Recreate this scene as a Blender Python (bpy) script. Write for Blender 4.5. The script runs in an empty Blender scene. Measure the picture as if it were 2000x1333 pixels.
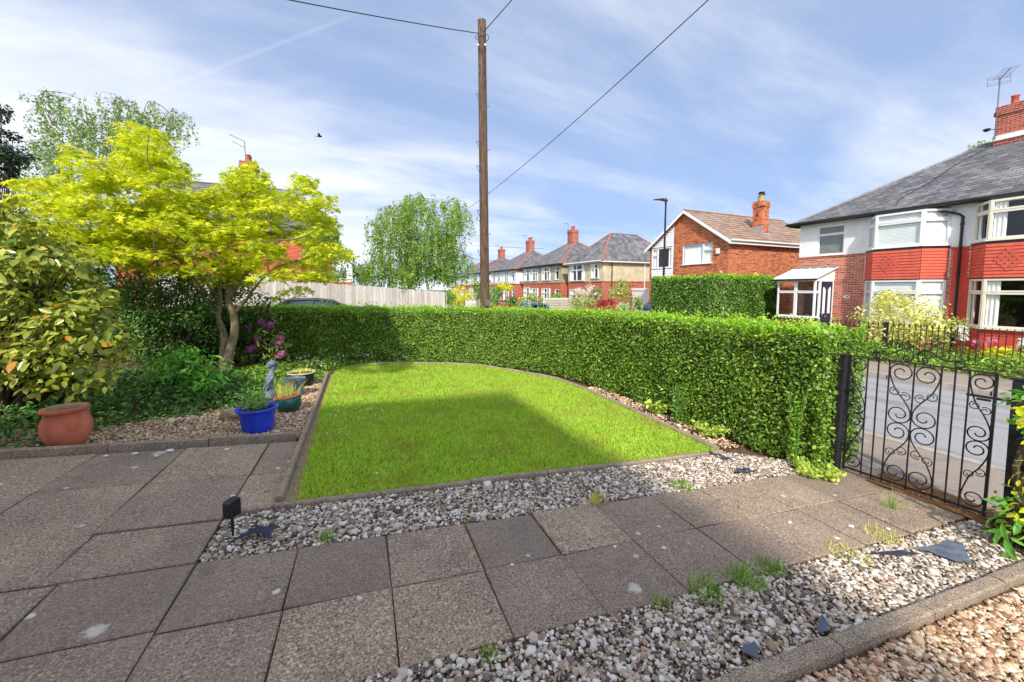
import bpy, bmesh, math, random
import numpy as np
from math import radians, sin, cos, pi, atan2, sqrt
from mathutils import Vector, Matrix

# world frame: X across the street (to the right), Y along the street (away), Z up, road at 0
rng = np.random.default_rng(7); random.seed(7)
SC = bpy.context.scene
COL = SC.collection

# ------------------------------------------------------------------ camera
CAMZ = 2.32
YAW = radians(-24.215); PITCH = radians(4.42)
cam_d = bpy.data.cameras.new('camera'); cam = bpy.data.objects.new('camera', cam_d); COL.objects.link(cam)
cam_d.sensor_width = 36; cam_d.lens = 13.97; cam_d.shift_y = -0.02075
cam_d.clip_start = 0.05; cam_d.clip_end = 3000
cam.location = (0, 0, CAMZ); cam.rotation_euler = (pi/2 - PITCH, 0, YAW)
SC.camera = cam

# ------------------------------------------------------------------ sun, sky, exposure
SUN_EL = radians(40); SUN_H = Vector((0.485, 0.875))          # horizontal travel direction of the light
sd = bpy.data.lights.new('sun', 'SUN'); sd.energy = 2.0; sd.angle = radians(2.2); sd.color = (1.0, 0.94, 0.84)
sun = bpy.data.objects.new('sun', sd); COL.objects.link(sun)
_d = Vector((SUN_H.x*cos(SUN_EL), SUN_H.y*cos(SUN_EL), -sin(SUN_EL)))
sun.rotation_euler = _d.to_track_quat('-Z', 'Y').to_euler(); sun.location = (-10, -20, 40)

W = bpy.data.worlds.new('World'); SC.world = W; W.use_nodes = True
wn, wl = W.node_tree.nodes, W.node_tree.links; wn.clear()
def wnode(t, **k):
    n = wn.new(t)
    for a, b in k.items(): setattr(n, a, b)
    return n
def at_dir(px, py):
    a = (px-1000)/776; b = -(py-625)/776; y = cos(PITCH)+b*sin(PITCH); z = -sin(PITCH)+b*cos(PITCH)
    return Vector((a*.91201+y*.41016, -a*.41016+y*.91201, z)).normalized()
w_out = wnode('ShaderNodeOutputWorld'); w_bg = wnode('ShaderNodeBackground'); w_bg.inputs[1].default_value = 0.122
sky = wnode('ShaderNodeTexSky', sky_type='NISHITA', sun_disc=False, sun_elevation=SUN_EL,
            sun_rotation=atan2(-SUN_H.x, -SUN_H.y), air_density=1.0, dust_density=0.4, ozone_density=3.0)
tc = wnode('ShaderNodeTexCoord'); sep = wnode('ShaderNodeSeparateXYZ'); wl.new(tc.outputs['Generated'], sep.inputs[0])
def wmath(op, a, b=None, c=None):
    n = wnode('ShaderNodeMath', operation=op)
    for i, v in enumerate((a, b, c)):
        if v is None: continue
        if isinstance(v, (int, float)): n.inputs[i].default_value = v
        else: wl.new(v, n.inputs[i])
    return n.outputs[0]
zup = wmath('ADD', wmath('MULTIPLY', wmath('MAXIMUM', sep.outputs[2], 0.0), .75), .42)   # clear dry air: no bright haze band at the horizon
svec = wnode('ShaderNodeCombineXYZ'); wl.new(sep.outputs[0], svec.inputs[0]); wl.new(sep.outputs[1], svec.inputs[1]); wl.new(zup, svec.inputs[2])
snrm = wnode('ShaderNodeVectorMath', operation='NORMALIZE'); wl.new(svec.outputs[0], snrm.inputs[0]); wl.new(snrm.outputs[0], sky.inputs[0])
den = wmath('ADD', wmath('MAXIMUM', sep.outputs[2], 0.0), 0.16)
cmb = wnode('ShaderNodeCombineXYZ')
wl.new(wmath('DIVIDE', sep.outputs[0], den), cmb.inputs[0]); wl.new(wmath('DIVIDE', sep.outputs[1], den), cmb.inputs[1])
def wcloud(scale, rot, stretch, detail, rough, off, lo, hi):
    mp = wnode('ShaderNodeMapping'); wl.new(cmb.outputs[0], mp.inputs[0])
    mp.inputs['Rotation'].default_value = (0, 0, radians(rot)); mp.inputs['Scale'].default_value = (scale*stretch, scale, 1); mp.inputs['Location'].default_value = off
    nz = wnode('ShaderNodeTexNoise'); nz.inputs['Scale'].default_value = 1; nz.inputs['Detail'].default_value = detail; nz.inputs['Roughness'].default_value = rough
    nz.inputs['Distortion'].default_value = 0.35
    wl.new(mp.outputs[0], nz.inputs['Vector'])
    mr = wnode('ShaderNodeMapRange'); mr.interpolation_type = 'SMOOTHSTEP'; mr.inputs[1].default_value = lo; mr.inputs[2].default_value = hi
    wl.new(nz.outputs[0], mr.inputs[0]); return mr.outputs[0]
c1 = wcloud(0.5, 20, 0.6, 6, 0.55, (12.3, 3.3, 0), 0.40, 0.66)
c2 = wcloud(1.5, 62, 0.30, 8, 0.62, (2.5, 3.1, 0), 0.40, 0.78)
cl = wmath('ADD', wmath('MULTIPLY', c1, 0.62), wmath('MULTIPLY', c2, 0.42))
cl = wmath('MINIMUM', wmath('ADD', cl, 0.22), 0.93)
mixc = wnode('ShaderNodeMix', data_type='RGBA'); wl.new(cl, mixc.inputs[0]); 
tint = wnode('ShaderNodeMix', data_type='RGBA', blend_type='MULTIPLY'); tint.inputs[0].default_value = 1; wl.new(sky.outputs[0], tint.inputs[6]); tint.inputs[7].default_value = (.82, .92, 1.0, 1)
bw_ = wnode('ShaderNodeRGBToBW'); wl.new(sky.outputs[0], bw_.inputs[0])
lum = wmath('ADD', wmath('MULTIPLY', bw_.outputs[0], .9), 2.6)          # thin cloud scatters the light of the sky round it
ccol = wnode('ShaderNodeMix', data_type='RGBA', blend_type='MULTIPLY'); ccol.inputs[0].default_value = 1; wl.new(lum, ccol.inputs[6]); ccol.inputs[7].default_value = (.99, 1.02, 1.09, 1)
wl.new(tint.outputs[2], mixc.inputs[6]); wl.new(ccol.outputs[2], mixc.inputs[7])
# an old vapour trail, a faint straight streak high in the sky
def wplane(n, w):
    d = wnode('ShaderNodeVectorMath', operation='DOT_PRODUCT'); wl.new(tc.outputs['Generated'], d.inputs[0]); d.inputs[1].default_value = n; return d.outputs['Value']
_a, _b = at_dir(285,188), at_dir(600,65); _n = _a.cross(_b).normalized(); _m = (_a+_b).normalized()
dd = wmath('ABSOLUTE', wplane(_n, 0)); band = wnode('ShaderNodeMapRange'); band.interpolation_type = 'SMOOTHSTEP'; band.inputs[1].default_value = .006; band.inputs[2].default_value = .001; wl.new(dd, band.inputs[0])
ext = wnode('ShaderNodeMapRange'); ext.interpolation_type = 'SMOOTHSTEP'; ext.inputs[1].default_value = cos(.30); ext.inputs[2].default_value = cos(.16); wl.new(wplane(_m, 0), ext.inputs[0])
trail = wnode('ShaderNodeMix', data_type='RGBA'); wl.new(wmath('MULTIPLY', wmath('MULTIPLY', band.outputs[0], ext.outputs[0]), .12), trail.inputs[0]); wl.new(mixc.outputs[2], trail.inputs[6]); wl.new(ccol.outputs[2], trail.inputs[7])
wl.new(trail.outputs[2], w_bg.inputs[0]); wl.new(w_bg.outputs[0], w_out.inputs[0])

vs = SC.view_settings; vs.view_transform = 'Standard'; vs.look = 'None'; vs.gamma = 1; vs.exposure = 1.2; vs.use_curve_mapping = False
SC.cycles.use_denoising = True; SC.cycles.max_bounces = 6; SC.cycles.transparent_max_bounces = 12

# ------------------------------------------------------------------ coordinates
_S = Vector((-0.41016, 0.91201)); _T = Vector((0.91201, 0.41016))
def at(px, py, depth):
    """point on the line of sight of photograph pixel (px, py) at a depth in metres along the view"""
    a = (np.asarray(px, float)-1000)/776; b = -(np.asarray(py, float)-625)/776
    y = cos(PITCH) + b*sin(PITCH); z = -sin(PITCH) + b*cos(PITCH)
    k = np.asarray(depth, float)/y; X = a*k; Y = y*k
    return np.stack([X*_T.x + Y*_T.y, X*_S.x + Y*_S.y, CAMZ + z*k], -1)
def zg(t):
    t = np.asarray(t, float)
    return np.clip(0.063*(7.56-t), 0, 1.45)
def G(u, v, w=0.0):
    """garden grid (u across, v away) to world; the garden falls gently towards the street"""
    u = np.asarray(u, float); v = np.asarray(v, float)
    t = .998*u + .0635*v; s = -.0635*u + .998*v
    return np.stack([t, s, 0.063*(7.56-t) + w], -1)
def gv(u, v, w=0.0): return Vector(G(u, v, w))

# ------------------------------------------------------------------ object helpers
LABELS = {}
def link(o, parent=None):
    COL.objects.link(o)
    if parent is not None: o.parent = parent
    return o
def tag(o, label=None, cat=None, group=None, kind=None):
    if label: o['label'] = label
    if cat: o['category'] = cat
    if group: o['group'] = group
    if kind: o['kind'] = kind
    return o
def thing(name, label, cat, loc=(0, 0, 0), rz=0, group=None):
    o = bpy.data.objects.new(name, None); o.empty_display_size = .2; link(o)
    o.location = loc; o.rotation_euler = (0, 0, rz)
    return tag(o, label, cat, group)
def fast_mesh(name, V, F, mat=None, smooth=False):
    V = np.asarray(V, np.float32).reshape(-1, 3); F = np.asarray(F, np.int32)
    me = bpy.data.meshes.new(name); n = len(F); k = F.shape[1]
    me.vertices.add(len(V)); me.vertices.foreach_set('co', V.ravel())
    me.loops.add(n*k); me.loops.foreach_set('vertex_index', F.ravel())
    me.polygons.add(n); me.polygons.foreach_set('loop_start', np.arange(0, n*k, k, dtype=np.int32))
    if smooth: me.polygons.foreach_set('use_smooth', np.ones(n, bool))
    me.update(calc_edges=True)
    if mat: me.materials.append(mat)
    return me
def obj(name, me, parent=None): return link(bpy.data.objects.new(name, me), parent)

class MB:
    def __init__(s): s.v = []; s.f = []
    def add(s, vs, fs):
        n = len(s.v); s.v += [tuple(map(float, v)) for v in vs]; s.f += [tuple(n+i for i in f) for f in fs]; return s
    def box(s, x0, y0, z0, x1, y1, z1):
        return s.add([(x0,y0,z0),(x1,y0,z0),(x1,y1,z0),(x0,y1,z0),(x0,y0,z1),(x1,y0,z1),(x1,y1,z1),(x0,y1,z1)],
                     [(0,3,2,1),(4,5,6,7),(0,1,5,4),(1,2,6,5),(2,3,7,6),(3,0,4,7)])
    def bar(s, a, b, w, h, up=(0,0,1)):
        a, b = Vector(a), Vector(b); d = (b-a).normalized(); up = Vector(up)
        if abs(d.dot(up)) > .99: up = Vector((1,0,0))
        x = d.cross(up).normalized(); y = x.cross(d)
        c = [(x*i*w/2 + y*j*h/2) for i, j in ((-1,-1),(1,-1),(1,1),(-1,1))]
        return s.add([a+q for q in c]+[b+q for q in c], [(3,2,1,0),(4,5,6,7),(0,1,5,4),(1,2,6,5),(2,3,7,6),(3,0,4,7)])
    def poly(s, pts): return s.add(pts, [tuple(range(len(pts)))])
    def prism(s, pts, d):
        n = len(pts); P = [Vector(p) for p in pts]; d = Vector(d)
        return s.add(P+[p+d for p in P], [tuple(range(n-1,-1,-1)), tuple(range(n,2*n))]+[(i,(i+1)%n,n+(i+1)%n,n+i) for i in range(n)])
    def tube(s, pts, r, n=6, cap=True):
        P = [Vector(p) for p in pts]; m = len(P)
        R = [r]*m if isinstance(r, (int, float)) else list(r)
        vs = []; ref = Vector((0.31,0.17,0.93))
        for i in range(m):
            d = (P[min(i+1,m-1)]-P[max(i-1,0)])
            d = d.normalized() if d.length > 1e-9 else Vector((0,0,1))
            x = d.cross(ref)
            if x.length < .05: x = d.cross(Vector((1,0,0)))
            x.normalize(); y = d.cross(x)
            vs += [P[i]+(x*cos(2*pi*k/n)+y*sin(2*pi*k/n))*R[i] for k in range(n)]
        fs = [(i*n+k, i*n+(k+1)%n, (i+1)*n+(k+1)%n, (i+1)*n+k) for i in range(m-1) for k in range(n)]
        if cap: fs += [tuple(range(n-1,-1,-1)), tuple((m-1)*n+k for k in range(n))]
        return s.add(vs, fs)
    def lathe(s, prof, n=32, c=(0,0,0), wob=0):
        m = len(prof); vs = []
        for r, z in prof:
            for k in range(n):
                q = 1 + wob*sin(3*2*pi*k/n + z*9)
                vs.append((c[0]+r*q*cos(2*pi*k/n), c[1]+r*q*sin(2*pi*k/n), c[2]+z))
        return s.add(vs, [(i*n+k, i*n+(k+1)%n, (i+1)*n+(k+1)%n, (i+1)*n+k) for i in range(m-1) for k in range(n)])
    def build(s, name, mat, parent=None, smooth=False, bevel=0, label=None):
        me = bpy.data.meshes.new(name); me.from_pydata(s.v, [], s.f); me.materials.append(mat)
        if smooth: me.polygons.foreach_set('use_smooth', np.ones(len(me.polygons), bool))
        me.update(); o = obj(name, me, parent)
        if bevel:
            b = o.modifiers.new('bevel', 'BEVEL'); b.width = bevel; b.segments = 1; b.limit_method = 'ANGLE'
        if label: o['label'] = label
        return o

# ------------------------------------------------------------------ materials
def lin(r, g, b, k=1.0):
    f = lambda c: ((c/255)/12.92 if c/255 <= .04045 else ((c/255+.055)/1.055)**2.4)*k
    return (f(r), f(g), f(b), 1)
class NT:
    def __init__(s, name):
        s.m = bpy.data.materials.new(name); s.m.use_nodes = True; s.n = s.m.node_tree.nodes; s.l = s.m.node_tree.links
        s.b = s.n['Principled BSDF']; s.out = s.n['Material Output']
    def node(s, t, **k):
        n = s.n.new(t)
        for a, b in k.items(): setattr(n, a, b)
        return n
    def obj(s):
        return s.node('ShaderNodeTexCoord').outputs['Object']
    def noise(s, scale, detail=4, rough=.55, vec=None, dist=0):
        n = s.node('ShaderNodeTexNoise'); n.inputs['Scale'].default_value = scale; n.inputs['Detail'].default_value = detail; n.inputs['Roughness'].default_value = rough
        n.inputs['Distortion'].default_value = dist
        s.l.new(vec if vec is not None else s.obj(), n.inputs['Vector']); return n.outputs[0]
    def ramp(s, fac, stops, interp='LINEAR'):
        r = s.node('ShaderNodeValToRGB'); r.color_ramp.interpolation = interp; e = r.color_ramp.elements
        while len(e) < len(stops): e.new(0.5)
        for i, (p, c) in enumerate(stops): e[i].position = p; e[i].color = c
        s.l.new(fac, r.inputs[0]); return r.outputs[0]
    def rng(s, fac, a, b, c=0, d=1):
        r = s.node('ShaderNodeMapRange'); r.interpolation_type = 'SMOOTHSTEP'
        for i, v in enumerate((a, b, c, d)): r.inputs[i+1].default_value = v
        s.l.new(fac, r.inputs[0]); return r.outputs[0]
    def mix(s, fac, a, b, mode='MIX'):
        m = s.node('ShaderNodeMix', data_type='RGBA', blend_type=mode)
        for i, v in ((0, fac), (6, a), (7, b)):
            if isinstance(v, (int, float, tuple)): m.inputs[i].default_value = v
            else: s.l.new(v, m.inputs[i])
        return m.outputs[2]
    def math(s, op, a, b):
        m = s.node('ShaderNodeMath', operation=op)
        for i, v in enumerate((a, b)):
            if isinstance(v, (int, float)): m.inputs[i].default_value = v
            else: s.l.new(v, m.inputs[i])
        return m.outputs[0]
    def island(s): return s.node('ShaderNodeNewGeometry').outputs['Random Per Island']
    def scalevec(s, sc, vec=None):
        m = s.node('ShaderNodeMapping'); m.inputs['Scale'].default_value = sc; s.l.new(vec if vec is not None else s.obj(), m.inputs[0]); return m.outputs[0]
    def bump(s, h, strength=.4, dist=.01):
        b = s.node('ShaderNodeBump'); b.inputs['Strength'].default_value = strength; b.inputs['Distance'].default_value = dist
        s.l.new(h, b.inputs['Height']); s.l.new(b.outputs[0], s.b.inputs['Normal'])
    def fin(s, col, rough=.7, spec=.3, metal=0):
        if isinstance(col, tuple): s.b.inputs['Base Color'].default_value = col
        else: s.l.new(col, s.b.inputs['Base Color'])
        s.b.inputs['Roughness'].default_value = rough; s.b.inputs['Specular IOR Level'].default_value = spec; s.b.inputs['Metallic'].default_value = metal
        return s.m
def plain(name, c, rough=.6, var=.25, scale=6, bump=.15, spec=.3, metal=0, bscale=None, bdist=.004):
    t = NT(name); n = t.noise(scale, 5); d = tuple(x*(1-var) for x in c[:3])+(1,); l = tuple(min(1, x*(1+var)) for x in c[:3])+(1,)
    col = t.ramp(n, [(.3, d), (.7, l)])
    if bump: t.bump(t.noise(bscale or scale*8, 4), bump, bdist)
    return t.fin(col, rough, spec, metal)
def leafmat(name, stops, rough=.45, trans=.3, spec=.35, patch=0, pscale=1.2, pcol=None, k=1.6):
    stops = [(p, tuple(min(.8, x*k) for x in c[:3])+(1,)) for p, c in stops]
    t = NT(name); col = t.ramp(t.island(), stops)
    if pcol: col = t.mix(t.math('MULTIPLY', t.rng(t.noise(pscale, 3), .45, .68), patch), col, pcol)
    t.fin(col, rough, spec)
    tr = t.node('ShaderNodeBsdfTranslucent'); t.l.new(t.mix(1.0, col, (1.25, 1.2, .6, 1), 'MULTIPLY'), tr.inputs[0])
    mx = t.node('ShaderNodeMixShader'); mx.inputs[0].default_value = trans
    t.l.new(t.b.outputs[0], mx.inputs[1]); t.l.new(tr.outputs[0], mx.inputs[2]); t.l.new(mx.outputs[0], t.out.inputs[0])
    return t.m
def brickmat(name, cols, mortar, bw=.225, rh=.075, ms=.009, rough=.85, blotch=.35, vscale=1.0):
    t = NT(name); sp = t.node('ShaderNodeSeparateXYZ'); t.l.new(t.obj(), sp.inputs[0])
    cb = t.node('ShaderNodeCombineXYZ'); t.l.new(t.math('ADD', sp.outputs[0], sp.outputs[1]), cb.inputs[0]); t.l.new(sp.outputs[2], cb.inputs[1])
    b = t.node('ShaderNodeTexBrick'); b.offset = .5; t.l.new(cb.outputs[0], b.inputs['Vector'])
    for k, v in (('Scale', 1), ('Mortar Size', ms), ('Mortar Smooth', .2), ('Bias', 0), ('Brick Width', bw), ('Row Height', rh)): b.inputs[k].default_value = v
    b.inputs['Color1'].default_value = (0, 0, 0, 1); b.inputs['Color2'].default_value = (1, 1, 1, 1); b.inputs['Mortar'].default_value = (.5, .5, .5, 1)
    n = len(cols); brick = t.ramp(b.outputs['Color'], [((i+.5)/n, c) for i, c in enumerate(cols)])
    brick = t.mix(t.math('MULTIPLY', t.rng(t.noise(1.1, 4), .35, .7), blotch), brick, t.mix(1.0, brick, (.62, .6, .6, 1), 'MULTIPLY'))
    brick = t.mix(t.math('MULTIPLY', t.noise(30, 3), .5), brick, t.mix(1.0, brick, (1.3, 1.25, 1.2, 1), 'MULTIPLY'))
    col = t.mix(b.outputs['Fac'], brick, mortar)
    t.bump(t.math('SUBTRACT', t.math('MULTIPLY', t.noise(60, 3), .4), b.outputs['Fac']), .5, .01)
    return t.fin(col, rough, .2)
M = {}
M['privet'] = leafmat('privet_leaf', [(0, lin(36,62,12)), (.3, lin(66,100,20)), (.7, lin(102,132,38)), (1, lin(146,168,74))], .36, .25, .4, k=1.6)
M['privet_new'] = leafmat('privet_new_leaf', [(0, lin(96,138,32)), (.5, lin(130,168,44)), (1, lin(166,196,72))], .42, .36)
M['privet_pale'] = leafmat('pale_sucker_leaf', [(0, lin(120,150,60)), (1, lin(178,196,92))], .4, .3)
M['tallhedge'] = leafmat('tall_hedge_leaf', [(0, lin(38,66,18)), (.5, lin(66,100,30)), (1, lin(110,142,52))], .36, .2, .45)
M['maple'] = leafmat('maple_leaf', [(0, lin(120,142,20)), (.35, lin(156,170,28)), (.75, lin(188,192,44)), (1, lin(206,188,58))], .45, .42, .3)
M['camellia'] = leafmat('variegated_leaf', [(0, lin(84,106,34)), (.3, lin(124,140,46)), (.62, lin(140,152,52)), (.93, lin(176,176,78)), (.98, lin(186,150,54)), (1, lin(170,112,44))], .3, .18, .5, k=1.25)
M['yew'] = leafmat('dark_evergreen_leaf', [(0, lin(34,54,22)), (.6, lin(56,84,34)), (1, lin(92,122,52))], .45, .15, k=2.3)
M['conifer'] = leafmat('conifer_leaf', [(0, lin(18,32,20)), (.7, lin(32,52,30)), (1, lin(52,72,40))], .5, .1)
M['birch'] = leafmat('birch_leaf', [(0, lin(78,108,38)), (.5, lin(112,142,56)), (1, lin(150,174,84))], .42, .38)
M['birch_grey'] = leafmat('grey_birch_leaf', [(0, lin(74,98,52)), (.5, lin(108,132,74)), (1, lin(148,166,104))], .4, .35)
M['rhodo'] = leafmat('rhododendron_leaf', [(0, lin(44,66,26)), (.6, lin(84,106,46)), (1, lin(140,150,80))], .35, .15)
M['purple'] = leafmat('purple_flower', [(0, lin(150,60,160)), (.5, lin(184,96,190)), (1, lin(206,120,180))], .5, .3)
M['pinkfl'] = leafmat('pink_flower', [(0, lin(196,96,150)), (1, lin(226,150,190))], .5, .3)
M['whitefl'] = leafmat('white_flower', [(0, lin(225,222,205)), (1, lin(246,244,235))], .5, .3)
M['yellowfl'] = leafmat('yellow_flower', [(0, lin(235,190,20)), (1, lin(246,214,40))], .5, .3)
M['hydrangea'] = leafmat('leafy_green_leaf', [(0, lin(52,96,30)), (.5, lin(84,134,48)), (1, lin(124,168,72))], .4, .28, k=2.0)
M['ivy'] = leafmat('ivy_leaf', [(0, lin(34,62,26)), (.5, lin(58,94,42)), (1, lin(98,130,68))], .42, .2, k=2.2)
M['weedy'] = leafmat('weed_leaf', [(0, lin(70,108,36)), (.6, lin(108,146,54)), (1, lin(160,182,80))], .45, .3)
M['blond'] = leafmat('straw_grass_leaf', [(0, lin(140,150,60)), (.6, lin(190,186,100)), (1, lin(214,200,130))], .5, .3)
M['goldbush'] = leafmat('golden_leaf', [(0, lin(150,150,60)), (.5, lin(208,196,96)), (1, lin(236,226,150))], .45, .3)
M['yellowbush'] = leafmat('yellow_bush_leaf', [(0, lin(150,150,20)), (.6, lin(200,190,40)), (1, lin(224,210,80))], .45, .3)
M['redbush'] = leafmat('berberis_leaf', [(0, lin(96,20,34)), (.6, lin(146,40,54)), (1, lin(176,72,76))], .45, .2)
M['olivebush'] = leafmat('olive_bush_leaf', [(0, lin(96,112,50)), (.6, lin(138,148,76)), (1, lin(176,178,110))], .45, .2)
M['greybush'] = leafmat('grey_bush_leaf', [(0, lin(120,136,110)), (1, lin(176,188,160))], .5, .15)
M['greenbush'] = leafmat('green_bush_leaf', [(0, lin(58,92,30)), (.6, lin(94,132,46)), (1, lin(140,168,70))], .42, .25)
M['blossom'] = leafmat('pale_blossom', [(0, lin(206,170,160)), (1, lin(236,216,205))], .5, .3)
M['chartreuse'] = leafmat('chartreuse_leaf', [(0, lin(150,170,20)), (.6, lin(196,206,40)), (1, lin(222,224,80))], .42, .35)
M['grass'] = leafmat('grass_blade', [(0, lin(78,116,22)), (.3, lin(122,158,40)), (.65, lin(152,182,60)), (.9, lin(176,196,90)), (1, lin(204,198,124))], .6, .45, .15, .5, 2.2, lin(186,182,96), k=2.0)
M['twig'] = plain('twig_bark', lin(88,76,60), .85, .3, 20, .3)
M['bark'] = plain('maple_bark', lin(150,132,104), .8, .3, 9, .4)
M['birchbark'] = plain('birch_bark', lin(206,200,186), .75, .25, 7, .3)
M['hedgecore'] = plain('hedge_twigs', lin(74,78,40), .9, .4, 25, .5)
# ---- more materials
def slabmat():
    t = NT('concrete_slab'); oi = t.node('ShaderNodeObjectInfo'); o = t.node('ShaderNodeNewGeometry').outputs['Position']
    base = t.ramp(t.noise(2.2, 5, .6, o), [(.3, lin(140,120,104)), (.55, lin(164,143,122)), (.75, lin(184,160,134))])
    sp = t.noise(78, 3, .7, o); base = t.mix(t.rng(sp, .53, .66), base, lin(226,208,184)); base = t.mix(t.rng(sp, .47, .36), base, lin(86,72,62))
    g2 = t.noise(38, 3, .6, o); base = t.mix(t.math('MULTIPLY', t.rng(g2, .5, .72), .5), base, lin(206,186,152))
    base = t.mix(t.math('MULTIPLY', t.rng(t.noise(.9, 3, .5, o), .5, .7), .35), base, lin(130,118,110))
    base = t.mix(t.math('MULTIPLY', oi.outputs['Random'], .6), base, lin(120,106,98))
    base = t.mix(t.math('MULTIPLY', t.rng(t.noise(4.5, 5, .65, o, .6), .55, .7), .4), base, lin(106,94,84))
    vor = t.node('ShaderNodeTexVoronoi'); vor.inputs['Scale'].default_value = 4.6; vor.inputs['Randomness'].default_value = 1; t.l.new(t.mix(.06, o, t.node('ShaderNodeTexNoise').outputs[1]), vor.inputs['Vector'])
    blot = t.math('ADD', vor.outputs['Distance'], t.math('MULTIPLY', t.noise(26, 4, .7, o), .16))
    pick = t.node('ShaderNodeSeparateColor'); t.l.new(vor.outputs['Color'], pick.inputs[0])
    lich = t.math('MULTIPLY', t.rng(blot, .2, .14), t.rng(pick.outputs[0], .42, .44))
    base = t.mix(t.math('MULTIPLY', lich, .75), base, t.mix(t.rng(pick.outputs[1], .4, .6), lin(190,166,110), lin(232,226,214)))
    v2 = t.node('ShaderNodeTexVoronoi'); v2.inputs['Scale'].default_value = 1.7; t.l.new(o, v2.inputs['Vector']); p2 = t.node('ShaderNodeSeparateColor'); t.l.new(v2.outputs['Color'], p2.inputs[0])
    l2 = t.math('MULTIPLY', t.rng(t.math('ADD', v2.outputs['Distance'], t.math('MULTIPLY', t.noise(11, 5, .7, o), .26)), .235, .18), t.rng(p2.outputs[2], .5, .52))
    base = t.mix(t.math('MULTIPLY', l2, .6), base, lin(226,220,206))
    t.bump(t.math('ADD', sp, t.math('MULTIPLY', g2, .5)), .45, .006)
    return t.fin(base, .88, .2)
M['slab'] = slabmat()
def gravelmat(name, stops):
    t = NT(name); c = t.ramp(t.island(), stops, 'LINEAR'); c = t.mix(t.math('MULTIPLY', t.noise(90, 3), .3), c, t.mix(1.0, c, (.6, .55, .5, 1), 'MULTIPLY'))
    return t.fin(c, .75, .3)
M['gravel'] = gravelmat('flint_gravel', [(0, lin(84,78,76)), (.15, lin(128,116,108)), (.3, lin(172,148,122)), (.46, lin(196,180,158)), (.64, lin(212,200,184)), (.82, lin(232,224,212)), (.95, lin(246,242,236)), (1, lin(186,132,100))])
M['gravelb'] = gravelmat('buff_gravel', [(0, lin(140,104,80)), (.25, lin(190,154,120)), (.5, lin(218,188,150)), (.75, lin(236,214,182)), (.92, lin(246,234,212)), (1, lin(184,110,80))])
M['soil'] = plain('dark_soil', lin(104,84,66), .95, .4, 14, .6, .1)
M['sand'] = plain('gravel_bed', lin(160,136,112), .95, .35, 30, .5, .1)

def kerbmat():
    t = NT('edging_concrete'); o = t.node('ShaderNodeNewGeometry').outputs['Position']; s1 = t.noise(120, 2, .6, o); c = t.ramp(t.noise(5, 4, .6, o), [(.3, lin(136,120,104)), (.7, lin(168,150,128))])
    c = t.mix(t.rng(s1, .55, .66), c, lin(208,192,168)); c = t.mix(t.rng(s1, .45, .36), c, lin(96,84,74)); t.bump(s1, .5, .006); return t.fin(c, .9, .2)
M['kerb'] = kerbmat()
M['turf'] = plain('turf_soil', lin(104,132,40), .95, .35, 8, .5, .1)
def asphalt():
    t = NT('asphalt'); o = t.obj(); n = t.noise(60, 3, .7, o)
    c = t.ramp(n, [(.3, lin(132,132,134)), (.7, lin(174,173,172))])
    st = t.noise(.6, 4, .6, t.scalevec((2.5, .35, 1), o)); c = t.mix(t.math('MULTIPLY', t.rng(st, .46, .62), .7), c, lin(122,122,128))
    t.bump(n, .4, .006); return t.fin(c, .85, .2)
M['asphalt'] = asphalt()

def pavemat():
    t = NT('pavement_tarmac'); o = t.obj(); n = t.noise(70, 3, .7, o); c = t.ramp(n, [(.3, lin(132,120,110)), (.7, lin(172,158,144))]); c = t.mix(t.math('MULTIPLY', t.rng(t.noise(1.4, 5, .65, o, .8), .48, .66), .5), c, lin(126,116,108)); c = t.mix(t.math('MULTIPLY', t.rng(t.noise(3.2, 4, .6, o), .6, .7), .4), c, lin(196,184,168))
    t.bump(n, .4, .006); return t.fin(c, .9, .2)
M['pave'] = pavemat()
M['stonekerb'] = plain('stone_kerb', lin(170,160,148), .85, .2, 9, .3)
M['groundcover'] = plain('far_ground', lin(104,112,60), .95, .35, .8, .3, .1)
M['litter'] = plain('leaf_litter', lin(128,92,62), .95, .35, 20, .6, .1)

# ------------------------------------------------------------------ terrain, roads, pavements
mb = MB()
xs = [-260, -60, -15.45, 7.4, 7.56, 40, 400]; ys = [-120, -20, 0, 12, 20, 40, 80, 200, 900]
idx = {}
for i, x in enumerate(xs):
    for j, y in enumerate(ys): idx[i, j] = len(mb.v); mb.v.append((x, y, float(zg(x))-.16))
for i in range(len(xs)-1):
    for j in range(len(ys)-1): mb.f.append((idx[i,j], idx[i+1,j], idx[i+1,j+1], idx[i,j+1]))
tag(mb.build('ground', M['groundcover']), kind='structure')

def sheet(name, x0, x1, y0, y1, dz, mat, nx=1, thick=.14, kind='structure'):
    mb = MB(); X = np.linspace(x0, x1, nx+1)
    for a, b in zip(X[:-1], X[1:]):
        za, zb = float(zg(a))+dz, float(zg(b))+dz
        mb.add([(a,y0,za),(b,y0,zb),(b,y1,zb),(a,y1,za),(a,y0,za-thick),(b,y0,zb-thick),(b,y1,zb-thick),(a,y1,za-thick)], [(0,1,2,3),(0,4,5,1),(1,5,6,2),(2,6,7,3),(3,7,4,0)])
    return tag(mb.build(name, mat), kind=kind)
sheet('road', 7.86, 13.62, -60, 190, -.11, M['asphalt'])
sheet('side_road', -40, 7.855, 13.1, 17.6, -.11, M['asphalt'], 12)
sheet('near_pavement', 5.75, 7.72, -30, 11.3, .005, M['pave'], 4, .2)
sheet('far_pavement', 13.78, 15.85, -40, 190, .005, M['pave'], 1, .2)
sheet('side_pavement', -40, 5.2, 11.95, 12.95, .005, M['pave'], 12, .2)
sheet('far_side_pavement', -40, 6.2, 17.75, 19.3, .005, M['pave'], 12, .2)
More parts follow.
